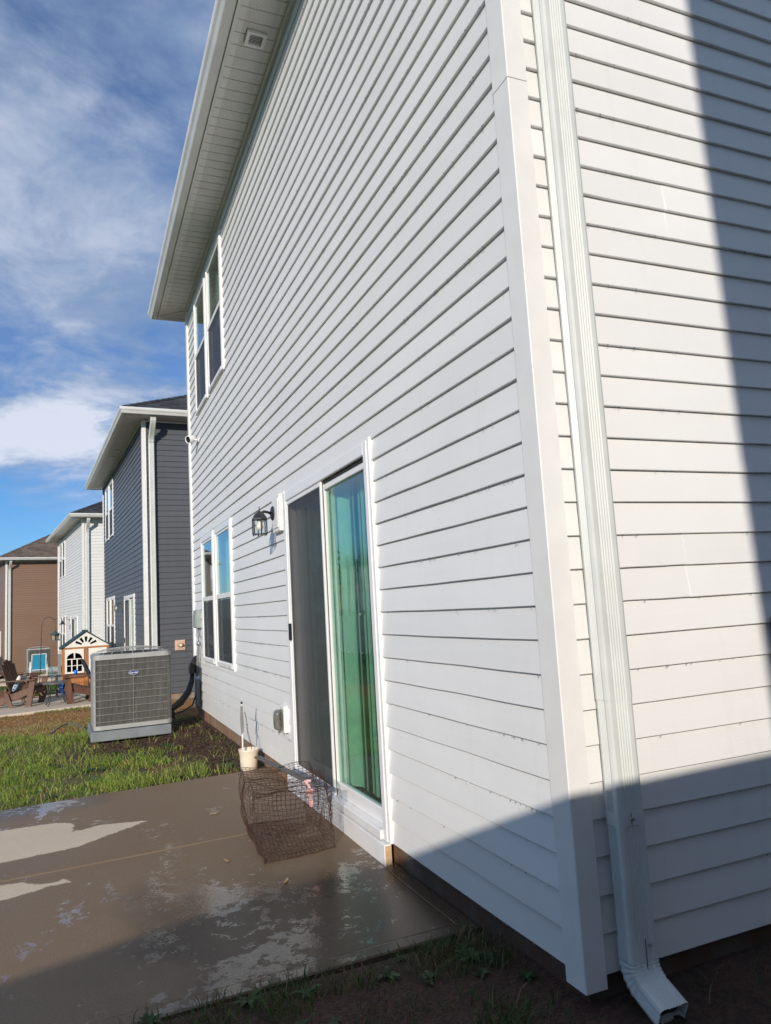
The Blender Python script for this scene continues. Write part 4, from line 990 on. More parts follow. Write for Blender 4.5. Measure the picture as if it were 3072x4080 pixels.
# ------------------------------------------------------------------ things on the near patio
def pz(y): return -0.10+0.02*y
def trap():
    r = empty('wire_trap', (-2.28, -0.345, pz(-0.345))); tag(r, 'rusty wire mesh trap lying open on the wet patio', 'wire trap')
    # corner control points (local): front is +x (nearer), y left-right, bent out of true
    L = {'b': [(-0.34, -0.10), (-0.30, 0.19), (0.31, 0.185), (0.36, -0.20)], }
    ox, oy = -2.28, -0.345
    B0 = [Vector((-1.905-ox, -0.555-oy, 0.004)), Vector((-1.955-ox, -0.165-oy, 0.004)), Vector((-2.60-ox, -0.13-oy, 0.004)), Vector((-2.66-ox, -0.50-oy, 0.004))]
    T0 = [Vector((-2.00-ox, -0.565-oy, 0.305)), Vector((-1.97-ox, -0.165-oy, 0.315)), Vector((-2.54-ox, -0.125-oy, 0.345)), Vector((-2.66-ox, -0.53-oy, 0.335))]
    def warp(p, s):
        x, y, z = p
        w = lambda a, b, k: 0.010*math.sin(a*19+b*13+k)+0.006*math.sin(a*37-b*29+2*k)
        return Vector((x+w(y, z, s), y+w(x, z, s+1.7), z+w(x, y, s+3.1)*(1.0 if z > 0.03 else 0.12)))
    def face(a, b, c, d, nu, nv, seed, name, bulge=(0, 0, 0), th=0.00115):
        mb = MB()
        def P(u, v):
            p = a*(1-u)*(1-v)+b*u*(1-v)+c*u*v+d*(1-u)*v+Vector(bulge)*(4*u*(1-u))*(4*v*(1-v))
            return warp(p, seed)
        for i in range(nu+1):
            j = (random.random()-0.5)*0.010
            mb.tube([P(min(1, max(0, i/nu+j*math.sin(k))), k/12) for k in range(13)], th, 4, caps=False)
        for i in range(nv+1):
            j = (random.random()-0.5)*0.012
            mb.tube([P(k/12, min(1, max(0, i/nv+j*math.sin(k+1)))) for k in range(13)], th, 4, caps=False)
        o = mb.build(name, 'rust', r); o['kind'] = 'stuff'
    face(B0[0], B0[3], B0[2], B0[1], 25, 16, 0.1, 'floor_mesh')
    face(B0[0], B0[3], T0[3], T0[0], 25, 13, 0.5, 'side_mesh', (0, -0.035, 0))
    face(B0[1], B0[2], T0[2], T0[1], 25, 13, 0.9, 'side_mesh', (0, 0.02, 0))
    face(T0[0], T0[3], T0[2], T0[1], 25, 16, 1.3, 'top_mesh', (0, 0, -0.03))
    face(B0[0], B0[1], T0[1], T0[0], 16, 13, 1.9, 'front_mesh', (0.01, 0, 0))
    face(B0[3]*0.55+B0[0]*0.45, B0[2]*0.55+B0[1]*0.45, T0[2]*0.5+T0[1]*0.5, T0[3]*0.5+T0[0]*0.5, 16, 12, 2.4, 'funnel_mesh', (-0.05, 0, 0))
    fr = MB(); fr.tube([warp(B0[k % 4].lerp(B0[(k//1+1) % 4], 0.0), 0.1) for k in range(4)], 0.0026, 5, closed=True); fr.build('rim_wire', 'rust', r)
    tw = MB(); tw.tube([warp(T0[0], 1.3)+Vector((0.02*math.sin(k), 0.012*math.cos(2*k), 0.006*math.sin(3*k))) for k in range(12)], 0.002, 4); tw.build('twisted_tie', 'rust', r)
trap()
def slat():
    p = Vector((-2.80, -0.385, 0.262)); q = Vector((-2.02, -0.235, 0.222))
    s = MB(); s.bar(p, q, 0.042, 0.012, b=0.004); o = s.build('wooden_slat', 'grey_wood'); tag(o, 'dark weathered wooden slat lying across the wire trap', 'stick')
    m_ = p.lerp(q, 0.45); t = MB(); d = (q-p).normalized(); e = d.cross(Vector((0, 0, 1))).normalized()
    t.tube([m_+e*(0.026*math.cos(u))+Vector((0, 0, 0.011*math.sin(u)-0.001)) for u in np.linspace(0, 2*math.pi, 13)[:-1]], 0.0022, 5, closed=True)
    t.tube([m_+e*0.024, m_+e*0.03+Vector((0, 0, -0.05)), m_+e*0.02+Vector((0, 0, -0.07))], 0.002, 5); t.build('wire_tie', 'black_metal', o)
    rb = MB(); c = p.lerp(q, 0.90)+Vector((0.01, -0.012, 0.0)); k = 14; rr = random.Random(2)
    z = 0.012; wid = [0.034, 0.030, 0.016, 0.010, 0.018, 0.034, 0.040, 0.038, 0.020, 0.010, 0.022, 0.026, 0.026, 0.020, 0.004]
    for i in range(k+1):
        t_ = i/k; tw = t_*3.3; w = wid[i]*0.55; cc = c+Vector((0.018+0.004*math.sin(5*t_), -0.004+0.018*t_, 0.014-0.150*t_)); dv = Vector((0.30+0.25*math.sin(tw*1.3), 0.92, 0.25*math.sin(tw*2)))
        rb.v += [tuple(cc-dv*w), tuple(cc+Vector((0.003, 0, 0))), tuple(cc+dv*w)]
    for i in range(k):
        for m2 in range(2): a = i*3+m2; rb.f.append((a, a+1, a+4, a+3))
    rb.tube([c+e*(0.027*math.cos(u))+Vector((0.008*math.sin(u), 0, 0.012*math.sin(u))) for u in np.linspace(0, 2*math.pi, 10)[:-1]], 0.0035, 6, closed=True)
    rb.build('pink_ribbon', 'pink', o, True)
slat()
def bucket():
    r = empty('bucket', (-4.315, -0.128, -0.122)); tag(r, 'cream plastic pot holding a white stake at the patio edge', 'bucket')
    b = MB(); b.lathe([(0.0, 0.0), (0.064, 0.0), (0.069, 0.01), (0.073, 0.08), (0.076, 0.130), (0.083, 0.160), (0.086, 0.172), (0.082, 0.173), (0.074, 0.150), (0.070, 0.09), (0.064, 0.03), (0.0, 0.03)], (0, 0, 0), 32); b.build('pot', 'bucket', r, True)
    d = MB(); d.lathe([(0.0, 0.085), (0.0695, 0.085)], (0, 0, 0), 20); d.build('soil', 'bark', r)
    s = empty('garden_stake', (-4.33, -0.175, -0.02)); tag(s, 'white plastic stake with dark tip standing in the pot', 'stake')
    k = MB(); k.bar((0, 0, -0.06), (0.0, 0.004, 0.445), 0.010, 0.006, (1, 0, 0)); k.build('rod', 'white_plastic', s)
    k = MB(); pr = [(-0.007, 0.19), (-0.013, 0.26), (-0.0135, 0.34), (-0.007, 0.42), (0.008, 0.43), (0.010, 0.36), (0.015, 0.28), (0.011, 0.21)]; k.plate([(a, z) for a, z in pr], [], -0.006, 0.006); k.v = [(y, x+0.003, z) for x, y, z in k.v]; k.build('sleeve', 'conduit', s, fix=True)
    k = MB(); k.bar((0, 0.004, 0.440), (0, 0.004, 0.458), 0.016, 0.012, (1, 0, 0)); k.build('tip', 'black_plastic', s)
    c = MB(); rr = random.Random(5)
    for i in range(22):
        t = i/21; o = Vector((-4.315+0.02*math.sin(9*t), -0.150+0.045*t, 0.345-0.30*t)); a = rr.uniform(0, 3.1)
        c.tube([o+Vector((0.006*math.cos(u)*math.cos(a), 0.006*math.cos(u)*math.sin(a), 0.010*math.sin(u))) for u in np.linspace(0, 2*math.pi, 8)[:-1]], 0.0018, 4, closed=True)
    tag(c.build('rusty_chain', 'rust'), 'thin rusty chain trailing from the stake into the pot', 'chain')
bucket()
for i, (x, y, a) in enumerate(((-2.08, -0.715, 0.4), (-3.05, -0.62, 1.9), (-1.62, -0.52, 2.6))):
    l = MB(); l.v = [(0.028*math.cos(u)*(1 if math.cos(u) > 0 else 1.5), 0.009*math.sin(u), 0.004+0.006*abs(math.cos(u))) for u in np.linspace(0, 2*math.pi, 9)[:-1]]; l.f = [tuple(range(8))]
    o = l.build('dry_leaf', 'dry_leaf'); o.location = (x, y, pz(y)); o.rotation_euler = (0, 0, a); tag(o, 'curled dry leaf lying on the wet concrete', 'leaf', 'leaves on the patio')
sb = MB(); sb.bbox(0.10, 0.74, 0.0, 0.32, -0.175, -0.125, 0.01); sb.bbox(0.11, 0.72, 0.01, 0.04, -0.135, -0.100, 0.008); sb.bbox(0.11, 0.72, 0.28, 0.31, -0.135, -0.100, 0.008)
tag(sb.build('splash_block', 'black_plastic'), 'black splash block on the ground under the downspout', 'splash block')

# ------------------------------------------------------------------ neighbours' patios and garden things
def far_patio(root, label):
    e = empty('patio', root.location, root.rotation_euler[2]); tag(e, label, 'patio', kind='structure')
    slab(e, -4.10, -2.46, -3.3, -0.055, pf, False, 0.4); slab(e, -2.45, -0.80, -3.3, -0.055, pf, False, 0.4)
far_patio(HB, 'concrete patio behind the slate house with wooden chairs'); far_patio(HC, 'concrete patio behind the far white house')
far_patio(HDb, 'concrete patio behind the brown house')
BZ = lambda y: HB.location.z-0.10+0.02*(y+0.35)+0.0
def adirondack(loc, rz, label, pillow=None):
    # faces local +y, origin on the ground between the front feet
    r = empty('adirondack_chair', loc, rz); tag(r, label, 'chair', 'brown wooden chairs on the slate house patio')
    W2 = 0.33
    for s in (-1, 1):
        l = MB(); l.bar((s*W2, -0.02, 0.0), (s*W2, 0.06, 0.53), 0.035, 0.115, (0, 1, 0), 0.004); l.build('front_leg', 'stain_wood', r)
        l = MB(); l.bar((s*(W2-0.05), 0.10, 0.36), (s*(W2-0.05), -0.86, 0.05), 0.03, 0.135, (0, 0, 1), 0.004); l.build('stringer', 'stain_wood', r)
        l = MB(); l.bar((s*W2, -0.36, 0.02), (s*W2, -0.46, 0.30), 0.03, 0.075, (0, 1, 0), 0.004); l.build('rear_brace', 'stain_wood', r)
        a = MB(); a.bar((s*(W2+0.02), 0.14, 0.545), (s*(W2+0.01), -0.60, 0.535), 0.125, 0.026, (0, 0, 1), 0.006); a.build('arm', 'stain_wood', r)
    for i in range(6):
        y = 0.08-0.085*i; z = 0.42-0.032*i; q = MB(); q.bar((-W2+0.03, y, z), (W2-0.03, y, z), 0.075, 0.022, (0, 0.33, 1), 0.004); q.build('seat_slat', 'stain_wood', r)
    q = MB(); q.bar((-W2+0.02, 0.085, 0.30), (W2-0.02, 0.085, 0.30), 0.025, 0.10, (0, 0, 1)); q.build('apron', 'stain_wood', r)
    hts = [0.80, 0.88, 0.92, 0.88, 0.80]
    for i in range(5):
        x = -0.24+0.12*i; q = MB(); h = hts[i]; q.bar((x*0.9, -0.40, 0.27), (x*1.12, -0.40-0.36*h*0.62, 0.27+h*0.76), 0.112, 0.022, (0, 1, 0.4), 0.006)
        q.build('back_slat', 'stain_wood', r)
    for y, z in ((-0.46, 0.36), (-0.60, 0.62)): q = MB(); q.bar((-W2, y-0.02, z), (W2, y-0.02, z), 0.05, 0.06, (0, 0, 1), 0.004); q.build('back_rail', 'stain_wood', r)
    return r
gB = -0.462
adirondack((-15.26, -2.29, gB), R(-18), 'brown wooden lounge chair with patterned pillows beside the round tables')
adirondack((-17.15, -2.48, gB-0.02), R(8), 'brown wooden lounge chair standing behind the pillow chair')
adirondack((-14.90, -1.64, gB+0.01), R(184), 'brown wooden lounge chair with a dark cushion in front of the playhouse')
def pillow(loc, rot, sx, sy, sz, mat, label):
    mb = MB(); N = 12; 
    for i in range(N+1):
        for k in range(N+1):
            u, v = i/N*2-1, k/N*2-1; t = (1-u**4)*(1-v**4)
            mb.v.append((u*sx*(1-0.08*(1-abs(v))), sy*math.sqrt(max(t, 0))*0.9, v*sz*(1-0.08*(1-abs(u)))))
    M_ = (N+1)**2
    mb.v += [(x, -y, z) for x, y, z in mb.v]
    for i in range(N):
        for k in range(N):
            a = i*(N+1)+k; mb.f.append((a, a+1, a+N+2, a+N+1)); mb.f.append((M_+a, M_+a+N+1, M_+a+N+2, M_+a+1))
    o = mb.build('pillow', mat, None, True, fix=True); o.location = loc; o.rotation_euler = rot; tag(o, label, 'pillow', 'pillows on the wooden chairs')
pillow((-15.34, -2.60, gB+0.475), (R(-24), 0, R(-18)), 0.20, 0.06, 0.185, 'pillow', 'printed pillow with a dotted lower half against the chair back')
pillow((-14.86, -1.30, gB+0.66), (R(24), 0, R(2)), 0.20, 0.045, 0.28, 'navy_cloth', 'dark cushion leaning on the back of the wooden chair')
def side_table(loc, rad, h, label):
    r = empty('side_table', loc); tag(r, label, 'table', 'round side tables on the slate house patio')
    t = MB(); t.lathe([(0, h), (rad-0.01, h), (rad, h-0.008), (rad, h-0.034), (rad-0.012, h-0.036), (0, h-0.030)], (0, 0, 0), 32); t.build('top', 'table_top', r)
    for k in range(4):
        u = R(45+90*k+8); c, s = math.cos(u), math.sin(u)
        l = MB(); l.tube([(c*rad*0.80, s*rad*0.80, h-0.03), (c*rad*0.74, s*rad*0.74, h*0.62), (c*rad*0.70, s*rad*0.70, h*0.34), (c*rad*0.82, s*rad*0.82, h*0.14), (c*rad*1.02, s*rad*1.02, 0.0)], 0.013, 6); l.build('leg', 'table_metal', r, True)
    q = MB(); q.tube([(rad*0.70*math.cos(u), rad*0.70*math.sin(u), h*0.36) for u in np.linspace(0, 2*math.pi, 25)[:-1]], 0.007, 5, closed=True); q.build('ring', 'table_metal', r)
side_table((-14.76, -1.875, gB+0.005), 0.27, 0.47, 'round grey metal side table with a glass jug, between the two chairs')
side_table((-16.40, -2.04, gB-0.005), 0.21, 0.51, 'smaller dark side table with a glass jar, behind the grey table')
def jar(loc, label, s=1.0):
    j_ = MB(); j_.lathe([(0, 0.0), (0.055, 0.0), (0.062, 0.01), (0.064, 0.10), (0.056, 0.14), (0.034, 0.165), (0.030, 0.18), (0.036, 0.20), (0.033, 0.20), (0.027, 0.18), (0.030, 0.165), (0.052, 0.137), (0.060, 0.10), (0.058, 0.012), (0, 0.008)], (0, 0, 0), 24)
    o = j_.build('glass_jar', 'clear_glass', None, True); o.location = loc; o.scale = (s, s, s); tag(o, label, 'jar', 'glass jars on the side tables')
jar((-14.78, -1.92, gB+0.475), 'clear glass jug on the grey side table', 1.05); jar((-16.42, -2.05, gB+0.505), 'clear glass jar on the smaller dark side table', 0.95)
def hook():
    r = empty('shepherd_hook', (-19.0, -2.40, -0.56)); tag(r, 'tall thin shepherd hook pole standing in the lawn', 'garden hook')
    p = MB(); p.tube([(0, 0, 0), (0, 0.03, 0.8), (0, 0.05, 1.55), (0, 0.055, 1.72), (0, 0.09, 1.86), (0, 0.17, 1.94), (0, 0.26, 1.93), (0, 0.33, 1.88), (0, 0.355, 1.845), (0, 0.375, 1.86), (0, 0.385, 1.89), (0, 0.40, 1.90)], 0.0085, 6); p.build('pole', 'black_metal', r, True)
    f = empty('bird_feeder', (-19.0, -2.03, 0.90)); tag(f, 'green roofed bird feeder hanging from the hook', 'bird feeder')
    w = MB(); w.tube([(0, 0, 0.38), (0, 0.005, 0.12)], 0.0025, 4); w.build('wire', 'black_metal', f)
    t = MB(); t.lathe([(0.0, 0.13), (0.03, 0.125), (0.032, 0.095), (0.13, 0.035), (0.155, 0.018), (0.15, 0.01), (0.0, 0.01)], (0, 0, 0), 6); t.build('roof', 'feeder_green', f)
    b = MB(); b.lathe([(0.10, 0.01), (0.080, -0.125), (0, -0.125)], (0, 0, 0), 6); b.build('hopper', 'seed', f)
    q = MB(); q.lathe([(0, -0.124), (0.125, -0.124), (0.130, -0.110), (0.135, -0.135), (0, -0.138)], (0, 0, 0), 6); q.build('tray', 'feeder_green', f)
    for k in range(6):
        u = math.pi/3*k; s_ = MB(); s_.bar((0.103*math.cos(u), 0.103*math.sin(u), 0.01), (0.084*math.cos(u), 0.084*math.sin(u), -0.124), 0.012, 0.012, (1, 0, 0.1)); s_.build('post', 'feeder_green', f)
hook()
def playhouse():
    z0 = -0.52; r = empty('playhouse', (-17.6, -1.30, z0)); r.rotation_euler = (0, 0, math.pi/2+R(2)); tag(r, 'wooden toy playhouse with white arched windows and green roof', 'playhouse')
    # local: x = world y, front faces -y_local = world +x
    hw = 0.53; eave = 1.12; apex = 1.475; dep = 1.15
    def post(x0, x1, y0, y1, za, zb, n='post'): q = MB(); q.bbox(x0, x1, y0, y1, za, zb, 0.005); q.build(n, 'cedar', r)
    post(-hw, -hw+0.075, -0.02, 0.05, 0, eave); post(hw-0.075, hw, -0.02, 0.05, 0, eave); post(-0.045, 0.045, -0.018, 0.04, 0, eave-0.06)
    post(-hw+0.075, hw-0.075, -0.016, 0.04, eave-0.06, eave+0.01, 'beam'); post(-hw, -hw+0.07, dep-0.07, dep, 0, eave); post(hw-0.07, hw, dep-0.07, dep, 0, eave)
    for i in range(4):
        z = 0.03+0.118*i; post(-hw+0.075, -0.045, 0.004, 0.024, z, z+0.112, 'board'); post(0.045, hw-0.075, 0.004, 0.024, z, z+0.112, 'board')
    for s in (-1, 1):
        for i in range(9):
            z = 0.03+0.12*i
            q = MB(); q.bbox(*( (-hw+0.012, -hw+0.03) if s < 0 else (hw-0.03, hw-0.012)), 0.05, dep-0.07, z, z+0.114, 0.004); q.build('board', 'cedar', r)
    bk = MB(); bk.box(-hw+0.07, 0.16, dep-0.03, dep-0.01, 0, eave); bk.build('back_wall', 'interior_brown', r)
    bk = MB(); bk.plate([(-hw, eave), (hw, eave), (0, apex)], [], dep-0.03, dep-0.01); bk.build('back_gable', 'interior_brown', r)
    # gable panel with a fan of slots
    outer = [(-hw-0.005, eave), (hw+0.005, eave), (0.0, apex)]
    holes = []
    for a in (-64, -33, 0, 33, 64):
        ca = R(90-a); r0, r1 = 0.105, 0.235 if abs(a) < 50 else 0.26; w0, w1 = 0.020, 0.036
        d = (math.cos(ca), math.sin(ca)); n = (-d[1], d[0]); oz = eave+0.015
        holes.append([(d[0]*r0+n[0]*w0, oz+d[1]*r0+n[1]*w0), (d[0]*r0-n[0]*w0, oz+d[1]*r0-n[1]*w0), (d[0]*r1-n[0]*w1, oz+d[1]*r1*0.98-n[1]*w1*0.8), (d[0]*r1+n[0]*w1, oz+d[1]*r1*0.98+n[1]*w1*0.8)])
    g = MB(); g.plate(outer, holes, -0.022, -0.004); g.build('gable_panel', 'play_white', r)
    # roof leaves
    for s in (-1, 1):
        q = MB(); p0 = Vector((s*(hw+0.06), 0, eave-0.035)); p1 = Vector((0, 0, apex+0.018)); n_ = Vector((s*(apex-eave), 0, hw)).normalized()*0.022
        vs = [];
        for y in (-0.07, dep+0.06): vs += [p0+Vector((0, y, 0)), p1+Vector((0, y, 0)), p1+Vector((0, y, 0))+n_, p0+Vector((0, y, 0))+n_]
        q.add(vs, [(0, 1, 2, 3), (7, 6, 5, 4), (0, 4, 5, 1), (1, 5, 6, 2), (2, 6, 7, 3), (3, 7, 4, 0)]); q.build('roof_leaf', 'play_roof', r, fix=True)
    rc = MB(); rc.bbox(-0.05, 0.05, -0.075, dep+0.06, apex+0.018, apex+0.045, 0.01); rc.build('ridge_cap', 'play_roof', r)
    def shutter(x0, x1, zb, zt):
        w = x1-x0; h = zt-zb; o = [(x0, zb), (x1, zb), (x1, zt), (x0, zt)]; b = 0.032; hs = []
        cols = [x0+b+(w-2*b)*k/3 for k in range(4)]; rows = [zb+b, zb+b+h*0.265, zb+b+h*0.53]; t = 0.013
        for i in range(3):
            for k in range(2): hs.append([(cols[i]+t, rows[k]+t*0.6), (cols[i+1]-t, rows[k]+t*0.6), (cols[i+1]-t, rows[k+1]-t*0.6), (cols[i]+t, rows[k+1]-t*0.6)])
        # arched lights above
        cx = (x0+x1)/2; za = rows[2]+t; ra = (w-2*b)/2-0.008
        arc = [(cx-ra*math.cos(u), za+h*0.24*math.sin(u)) for u in np.linspace(0.18, math.pi/2-0.10, 7)]; hs.append([(cx-t, za)]+arc[::-1]+[(cx-ra, za)])
        arc = [(cx+ra*math.cos(u), za+h*0.24*math.sin(u)) for u in np.linspace(0.18, math.pi/2-0.10, 7)]; hs.append([(cx+ra, za)]+arc+[(cx-t*-1, za)])
        q = MB(); q.plate(o, hs, -0.036, -0.020); q.build('window', 'play_white', r)
    shutter(-0.475, -0.050, 0.50, eave-0.045); shutter(0.055, 0.470, 0.50, eave-0.045)
    bx_ = MB(); bx_.lathe([(0, -0.16), (0.075, -0.16), (0.085, -0.14), (0.085, 0.14), (0.075, 0.16), (0, 0.16)], (-hw-0.17, 0.25, 0.60), 14, 0); bx_.build('side_box', 'grey_green', r, True)
    gp_ = MB(); gp_.bbox(-hw-0.10, -hw-0.02, 0.10, 0.18, 0, 0.98, 0.006); gp_.build('side_post', 'conduit', r)
playhouse()
def toy_chair():
    r = empty('toy_chair', (-16.75, -1.70, -0.50)); tag(r, 'bright blue plastic child chair in front of the playhouse', 'toy chair')
    b = MB(); b.lathe([(0, 0.08), (0.12, 0.09), (0.16, 0.16), (0.165, 0.24), (0.15, 0.26), (0.13, 0.20), (0, 0.19)], (0, 0, 0), 18); b.build('seat', 'blue_plastic', r, True)
    k = MB(); k.bbox(-0.06, 0.06, -0.16, -0.02, 0.26, 0.40, 0.03); k.build('back', 'blue_plastic', r)
    for sx in (-0.09, 0.09):
        for sy in (-0.09, 0.09): l = MB(); l.tube([(sx, sy, 0), (sx*0.9, sy*0.9, 0.11)], 0.022, 8); l.build('leg', 'blue_plastic', r)
toy_chair()
cp = MB(); cp.lathe([(0, 0), (0.030, 0.0), (0.036, 0.085), (0.033, 0.085), (0.028, 0.01), (0, 0.01)], (0, 0, 0), 16); cp = cp.build('cup', 'blue_plastic', None, True); cp.location = (-15.22, -1.52, gB+0.567); tag(cp, 'small blue cup on the arm of the wooden chair', 'cup')
def sling_chair(loc, rz, label, fabric=True):
    r = empty('patio_chair', loc, rz); tag(r, label, 'chair', 'white framed chairs on the far patio')
    # faces local +y
    for s in (-1, 1):
        l = MB(); x = 0.27*s
        l.tube([(x, 0.24, 0), (x, 0.20, 0.44), (x, 0.16, 0.60), (x, 0.06, 0.645), (x, -0.16, 0.63), (x, -0.22, 0.58), (x, -0.30, 0.0)], 0.016, 7); l.build('side_frame', 'white_plastic', r, True)
        l = MB(); l.tube([(x*0.86, 0.24, 0.40), (x*0.86, -0.20, 0.36), (x*0.86, -0.38, 0.92)], 0.013, 7); l.build('rail', 'white_plastic', r, True)
    q = MB(); q.tube([(-0.232, -0.38, 0.92), (0.232, -0.38, 0.92)], 0.013, 7); q.tube([(-0.27, -0.21, 0.36), (0.27, -0.21, 0.36)], 0.012, 7); q.tube([(-0.27, 0.22, 0.40), (0.27, 0.22, 0.40)], 0.012, 7); q.build('cross_bars', 'white_plastic', r)
    f = MB(); a = [(-0.22, 0.23, 0.405), (0.22, 0.23, 0.405), (0.22, -0.20, 0.367), (-0.22, -0.20, 0.367), (0.22, -0.372, 0.90), (-0.22, -0.372, 0.90)]
    f.add(a+[(x, y+0.003, z-0.006) for x, y, z in a], [(0, 1, 2, 3), (3, 2, 4, 5), (9, 8, 7, 6), (11, 10, 8, 9)]); f.build('sling', 'blue_fabric', r)
sling_chair((-28.05, -2.85, -0.775), R(97), 'white framed chair with bright blue sling seat on the far patio')
sling_chair((-28.3, -1.86, -0.77), R(97), 'white framed chair with blue sling, half hidden behind the playhouse')
def bin_():
    p = Bp(-1.05, -0.42, -0.14, HDb); r = empty('storage_bin', p); tag(r, 'dark teal plastic bin by the brown house', 'bin')
    b = MB(); b.lathe([(0, 0), (0.24, 0.0), (0.30, 0.95), (0, 0.95)], (0, 0, 0), 4); b.build('body', 'teal_plastic', r)
    l = MB(); l.lathe([(0.33, 0.95), (0.34, 1.0), (0.25, 1.06), (0, 1.07)], (0, 0, 0), 4); l.build('lid', 'teal_plastic', r)
bin_()
hs = MB(); hs.tube([(-9.05+0.10*math.sin(6*t)*0, -2.05+1.05*t, ) for t in ()], 0.01) if False else None
pts = []
for t in np.linspace(0, 1, 22):
    x = -8.35-0.55*math.sin(math.pi*t)*0.9; y = -1.80+0.46*t; z = float(ground_z(x, y))+0.01+0.085*math.sin(math.pi*min(1, t*1.05))
    pts.append((x, y, z))
hm = MB(); hm.tube(pts, 0.010, 7); tag(hm.build('garden_hose', 'rubber_hose', None, True), 'grey loop of hose arching out of the grass left of the condenser', 'hose')

# ------------------------------------------------------------------ side yard fence behind the camera (casts the low shadow)
def fence():
    r = empty('privacy_fence', (3.0, 0, 0)); tag(r, 'tall wooden board fence across the side yard', 'fence')
    ty = [-9, -4.42, -3.76, -3.39, -2.77, -2.27, -1.88, -1.07, -0.5]; tz = [0.95, 1.53, 1.628, 1.667, 1.682, 1.704, 1.715, 1.73, 1.74]
    y = -7.5
    while y < -0.72:
        a, b = y, y+0.1455; za, zb = np.interp(a, ty, tz), np.interp(b, ty, tz); m_ = MB(); m_.box(-0.010, 0.010, a, b, float(ground_z(3.0, y))-0.05, 1.0)
        m_.v = [(x, yy, (za if yy == a else zb) if z > 0.99 else z) for x, yy, z in m_.v]; m_.build('board', 'fence_wood', r); y += 0.146
    for yy in (-7.4, -5.2, -3.0, -0.8): p = MB(); g = float(ground_z(3.0, yy)); p.box(0.012, 0.10, yy, yy+0.09, g-0.2, float(np.interp(yy, ty, tz))-0.05); p.build('post', 'fence_wood', r)
    for dz in (0.25, 1.35): p = MB(); p.bar((0.03, -7.5, float(ground_z(3.0, -7.5))+dz), (0.03, -0.72, float(ground_z(3.0, -0.72))+dz), 0.038, 0.085); p.build('rail', 'fence_wood', r)
fence()

# ------------------------------------------------------------------ what the glass mirrors: yards across the back
def back_fence():
    r = empty('vinyl_fence', (-34, -10.5, 0)); tag(r, 'white vinyl fence across the back yards', 'fence')
    for i in range(18):
        x = -1.9*i+18; g = float(ground_z(-34+x, -10.5)); p = MB(); p.bbox(x-0.93, x+0.93, -0.02, 0.02, g+0.05, g+1.75); p.bbox(x-1.0, x-0.90, -0.05, 0.05, g-0.1, g+1.85); p.build('panel', 'vinyl', r)
back_fence()
def back_house(x, y, rz, mat, label):
    g = float(ground_z(x, y)); r = empty('house', (x, y, g), rz); tag(r, label, 'house', 'houses across the back yards')
    for a, b in (((-5, -4), (5, -4)), ((5, -4), (5, 4)), ((5, 4), (-5, 4)), ((-5, 4), (-5, -4))): course_wall(a, b, r, mat, 5.5)
    for sx in (-3, 0.2, 3):
        for sz in (1.0, 3.7):
            w = MB(); w.bbox(sx-0.5, sx+0.5, 4.0, 4.05, sz, sz+1.5); wo = w.build('window', 'vinyl', r); q = MB(); q.box(sx-0.42, sx+0.42, 4.051, 4.055, sz+0.08, sz+1.42); q.build('pane', 'interior', wo)
    hip_roof(r, 'shingle_dark', -5.4, 5.4, -4.4, 4.4, 5.5)
back_house(-47, -22, R(8), 'white_siding_c', 'white house across the back yards beyond the vinyl fence'); back_house(-70, -26, R(14), 'brown_siding', 'brown house across the back yards')
def tree(x, y, h, rad, seed, label):
    rr = np.random.default_rng(seed); g = float(ground_z(x, y)); r = empty('tree', (x, y, g)); tag(r, label, 'tree', 'trees across the back yards')
    t = MB(); t.tube([(0, 0, -0.2), (0.1, 0, h*0.3), (0, 0.1, h*0.6), (0.1, 0, h*0.85)], [0.3, 0.22, 0.14, 0.05], 8)
    for k in range(7): u = k*0.9; t.tube([(0, 0, h*(0.3+0.06*k)), (math.cos(u)*rad*0.45, math.sin(u)*rad*0.45, h*(0.42+0.06*k))], [0.1, 0.03], 5)
    t.build('trunk', 'bark', r)
    n = 1800; cl = rr.normal(size=(26, 3)); cl /= np.linalg.norm(cl, axis=1)[:, None]; cl *= rr.uniform(0.35, 0.85, (26, 1)); ci = rr.integers(0, 26, n)
    d = cl[ci]+rr.normal(size=(n, 3))*0.18; P = d*np.array([rad, rad, h*0.36])+np.array([0, 0, h*0.62]); s = rr.uniform(0.18, 0.42, n)
    a = rr.normal(size=(n, 3)); a /= np.linalg.norm(a, axis=1)[:, None]; b = np.cross(a, rr.normal(size=(n, 3))); b /= np.linalg.norm(b, axis=1)[:, None]
    V = np.stack([P-a*s[:, None], P+b*s[:, None]*0.6, P+a*s[:, None], P-b*s[:, None]*0.6], 1).reshape(-1, 3); F = np.arange(n*4).reshape(n, 4)
    me = bpy.data.meshes.new('crown'); me.from_pydata(V.tolist(), [], F.tolist()); me.update()
    col = np.repeat(np.array([0.05, 0.095, 0.022])[None]*rr.uniform(0.5, 1.5, (n, 1)), 4, 0); ca = me.color_attributes.new('col', 'FLOAT_COLOR', 'POINT'); ca.data.foreach_set('color', np.concatenate([col, np.ones((n*4, 1))], 1).reshape(-1))
    link('crown', me, 'leafy', r)
for i, (x, y, h, rd) in enumerate(((-40, -33, 9, 4.2), (-52, -35, 11, 5), (-62, -34, 10, 4.5), (-78, -38, 12, 6), (-88, -34, 11, 5), (-100, -33, 12, 6), (-30, -30, 9, 4), (-22, -28, 8, 4))):
    tree(x, y, h, rd, 40+i, ['round leafy tree','broad dark tree','slim green tree','tall spreading tree','bushy green tree','tallest crowned tree','small yard tree','low round tree'][i]+' behind the back yard houses, seen in the door glass')

